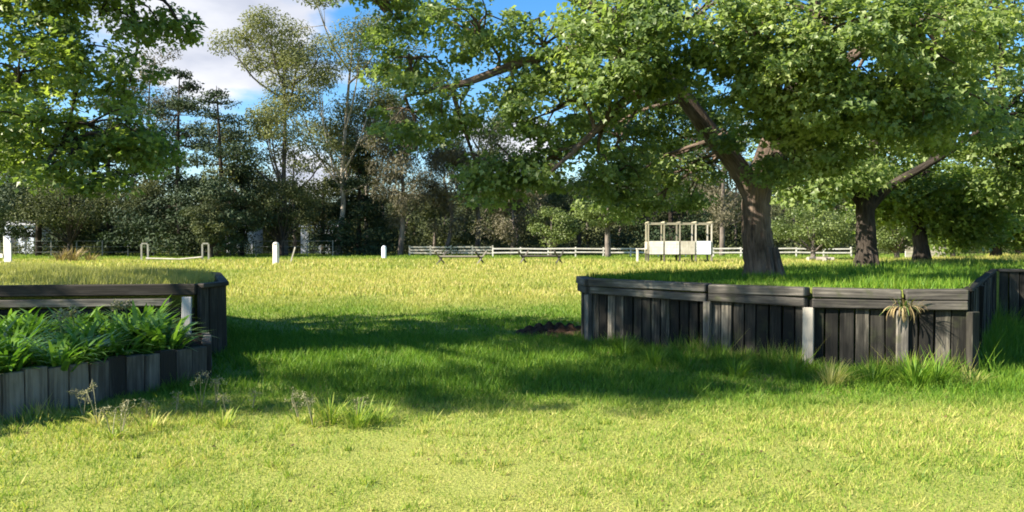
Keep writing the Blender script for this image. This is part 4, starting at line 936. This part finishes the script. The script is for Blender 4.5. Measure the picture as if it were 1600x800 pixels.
wl_ = [(150, 668, .50, 'tall pale seeding weed before the left sleepers'), (172, 688, .32, 'short seeding weed in front of the tall pale one'), (186, 684, .36, 'pale stemmed seeding weed right of the tall one'), (128, 655, .36, 'seeding weed nearest the leftmost sleepers'), (226, 655, .2, 'low seeding weed midway along the edging'), (272, 650, .22, 'low leafy weed right of midway along the edging'),
       (312, 645, .40, 'tall drooping seeding weed at the right end of the edging'), (336, 640, .34, 'seeding weed right of the drooping one'), (352, 650, .2, 'small seeding weed close right of the tall pair'), (392, 645, .22, 'low seeding weed standing alone in the shade edge'), (466, 662, .32, 'thin dark seeding weed left of the bright tussock'), (488, 668, .36, 'bent brown seeding weed beside the bright tussock'), (556, 660, .26, 'fine seeding weed right of the bright tussock')]
for i, (a, b, h, lab) in enumerate(wl_):
    D = 1920/(b - 377); weed((a - 800)*D/1200, D, h, lab, i)
# tussocks
def tussock(x, y, n, ln, label, i, mat=BLADE, z=0.0, w=.009, cat='grass tussock', out_=.14):
    q = np.random.default_rng(i + 200); o = empty('grass_tussock', (x, y, z), label, cat, 'grass tussocks on the lawn and along the wall'); v, f, r = straps(n, ln, w, out_, .75, q, 4, droop=.7); link('blades', np_mesh('blades', v, f, r), mat, o); return o
ts = [(515, 662, 110, .26, 'bright tussock in the sun left of centre', BLADE), (555, 668, 120, .24, 'bright tussock right beside the sunlit one', BLADE), (590, 660, 80, .18, 'small tussock at the right of the sunlit pair', BLADE), (345, 668, 60, .18, 'tussock below the drooping weeds', BLADE), (232, 672, 60, .15, 'small tussock before the left edging', BLADE),
      (975, 555, 80, .34, 'grass tussock by the first wall panel', BLADE), (1020, 572, 80, .36, 'grass tussock at the second wall panel', BLADE), (1075, 580, 70, .3, 'grass tussock left of the second wall post', BLADE), (1150, 590, 80, .34, 'grass tussock before the darkest wall panel', BLADE), (1240, 592, 70, .34, 'grass tussock left of the palest wall post', BLADE),
      (1300, 605, 90, .32, 'yellowing tussock right of the palest wall post', BLADE_DRY), (1365, 602, 80, .34, 'tussock below the dried plant on the wall', BLADE), (1430, 605, 110, .40, 'wide bladed tussock before the rightmost wall panel', BLADE), (1465, 602, 90, .42, 'tallest tussock at the right end of the wall', BLADE), (1520, 605, 70, .26, 'last tussock past the end of the wall', BLADE_DRY)]
for i, (a, b, n, ln, lab, m) in enumerate(ts):
    D = 1920/(b - 377); tussock((a - 800)*D/1200, D, n, ln, lab, i, m, w=.008 if i != 12 else .014)
# dried plant hanging out of the wall top
p = P3(1412, 478, 9.28); o = empty('dried_plant', p, 'dried straw coloured plant hanging down the wall by the right post', 'plant')
q = np.random.default_rng(77); v, f, r = straps(46, .21, .015, .18, -1.35, q, 5, droop=1.3); v[:, 1] = -np.abs(v[:, 1]) - .03; link('dead_leaves', np_mesh('dead_leaves', v, f, r), L_STRAW, o)
v, f, r = straps(26, .2, .010, .15, -.3, q, 5, droop=.6); v[:, 1] = -np.abs(v[:, 1]) - .03; link('green_leaves', np_mesh('green_leaves', v, f, r), L_WEED, o)
# pale dry grass at far left behind the bank
for i, (a, lab) in enumerate(((95, 'tall straw tussock at the far left, leftmost of three'), (113, 'tallest straw tussock at the far left, middle of three'), (140, 'small straw tussock at the far left, right of three'))):
    o = tussock(px(a, 60)[0], 60, 70, (1.2, 1.5, .9)[i], lab, 300 + i, L_STRAW, w=.06, out_=.5); o['group'] = 'straw tussocks at the far left'
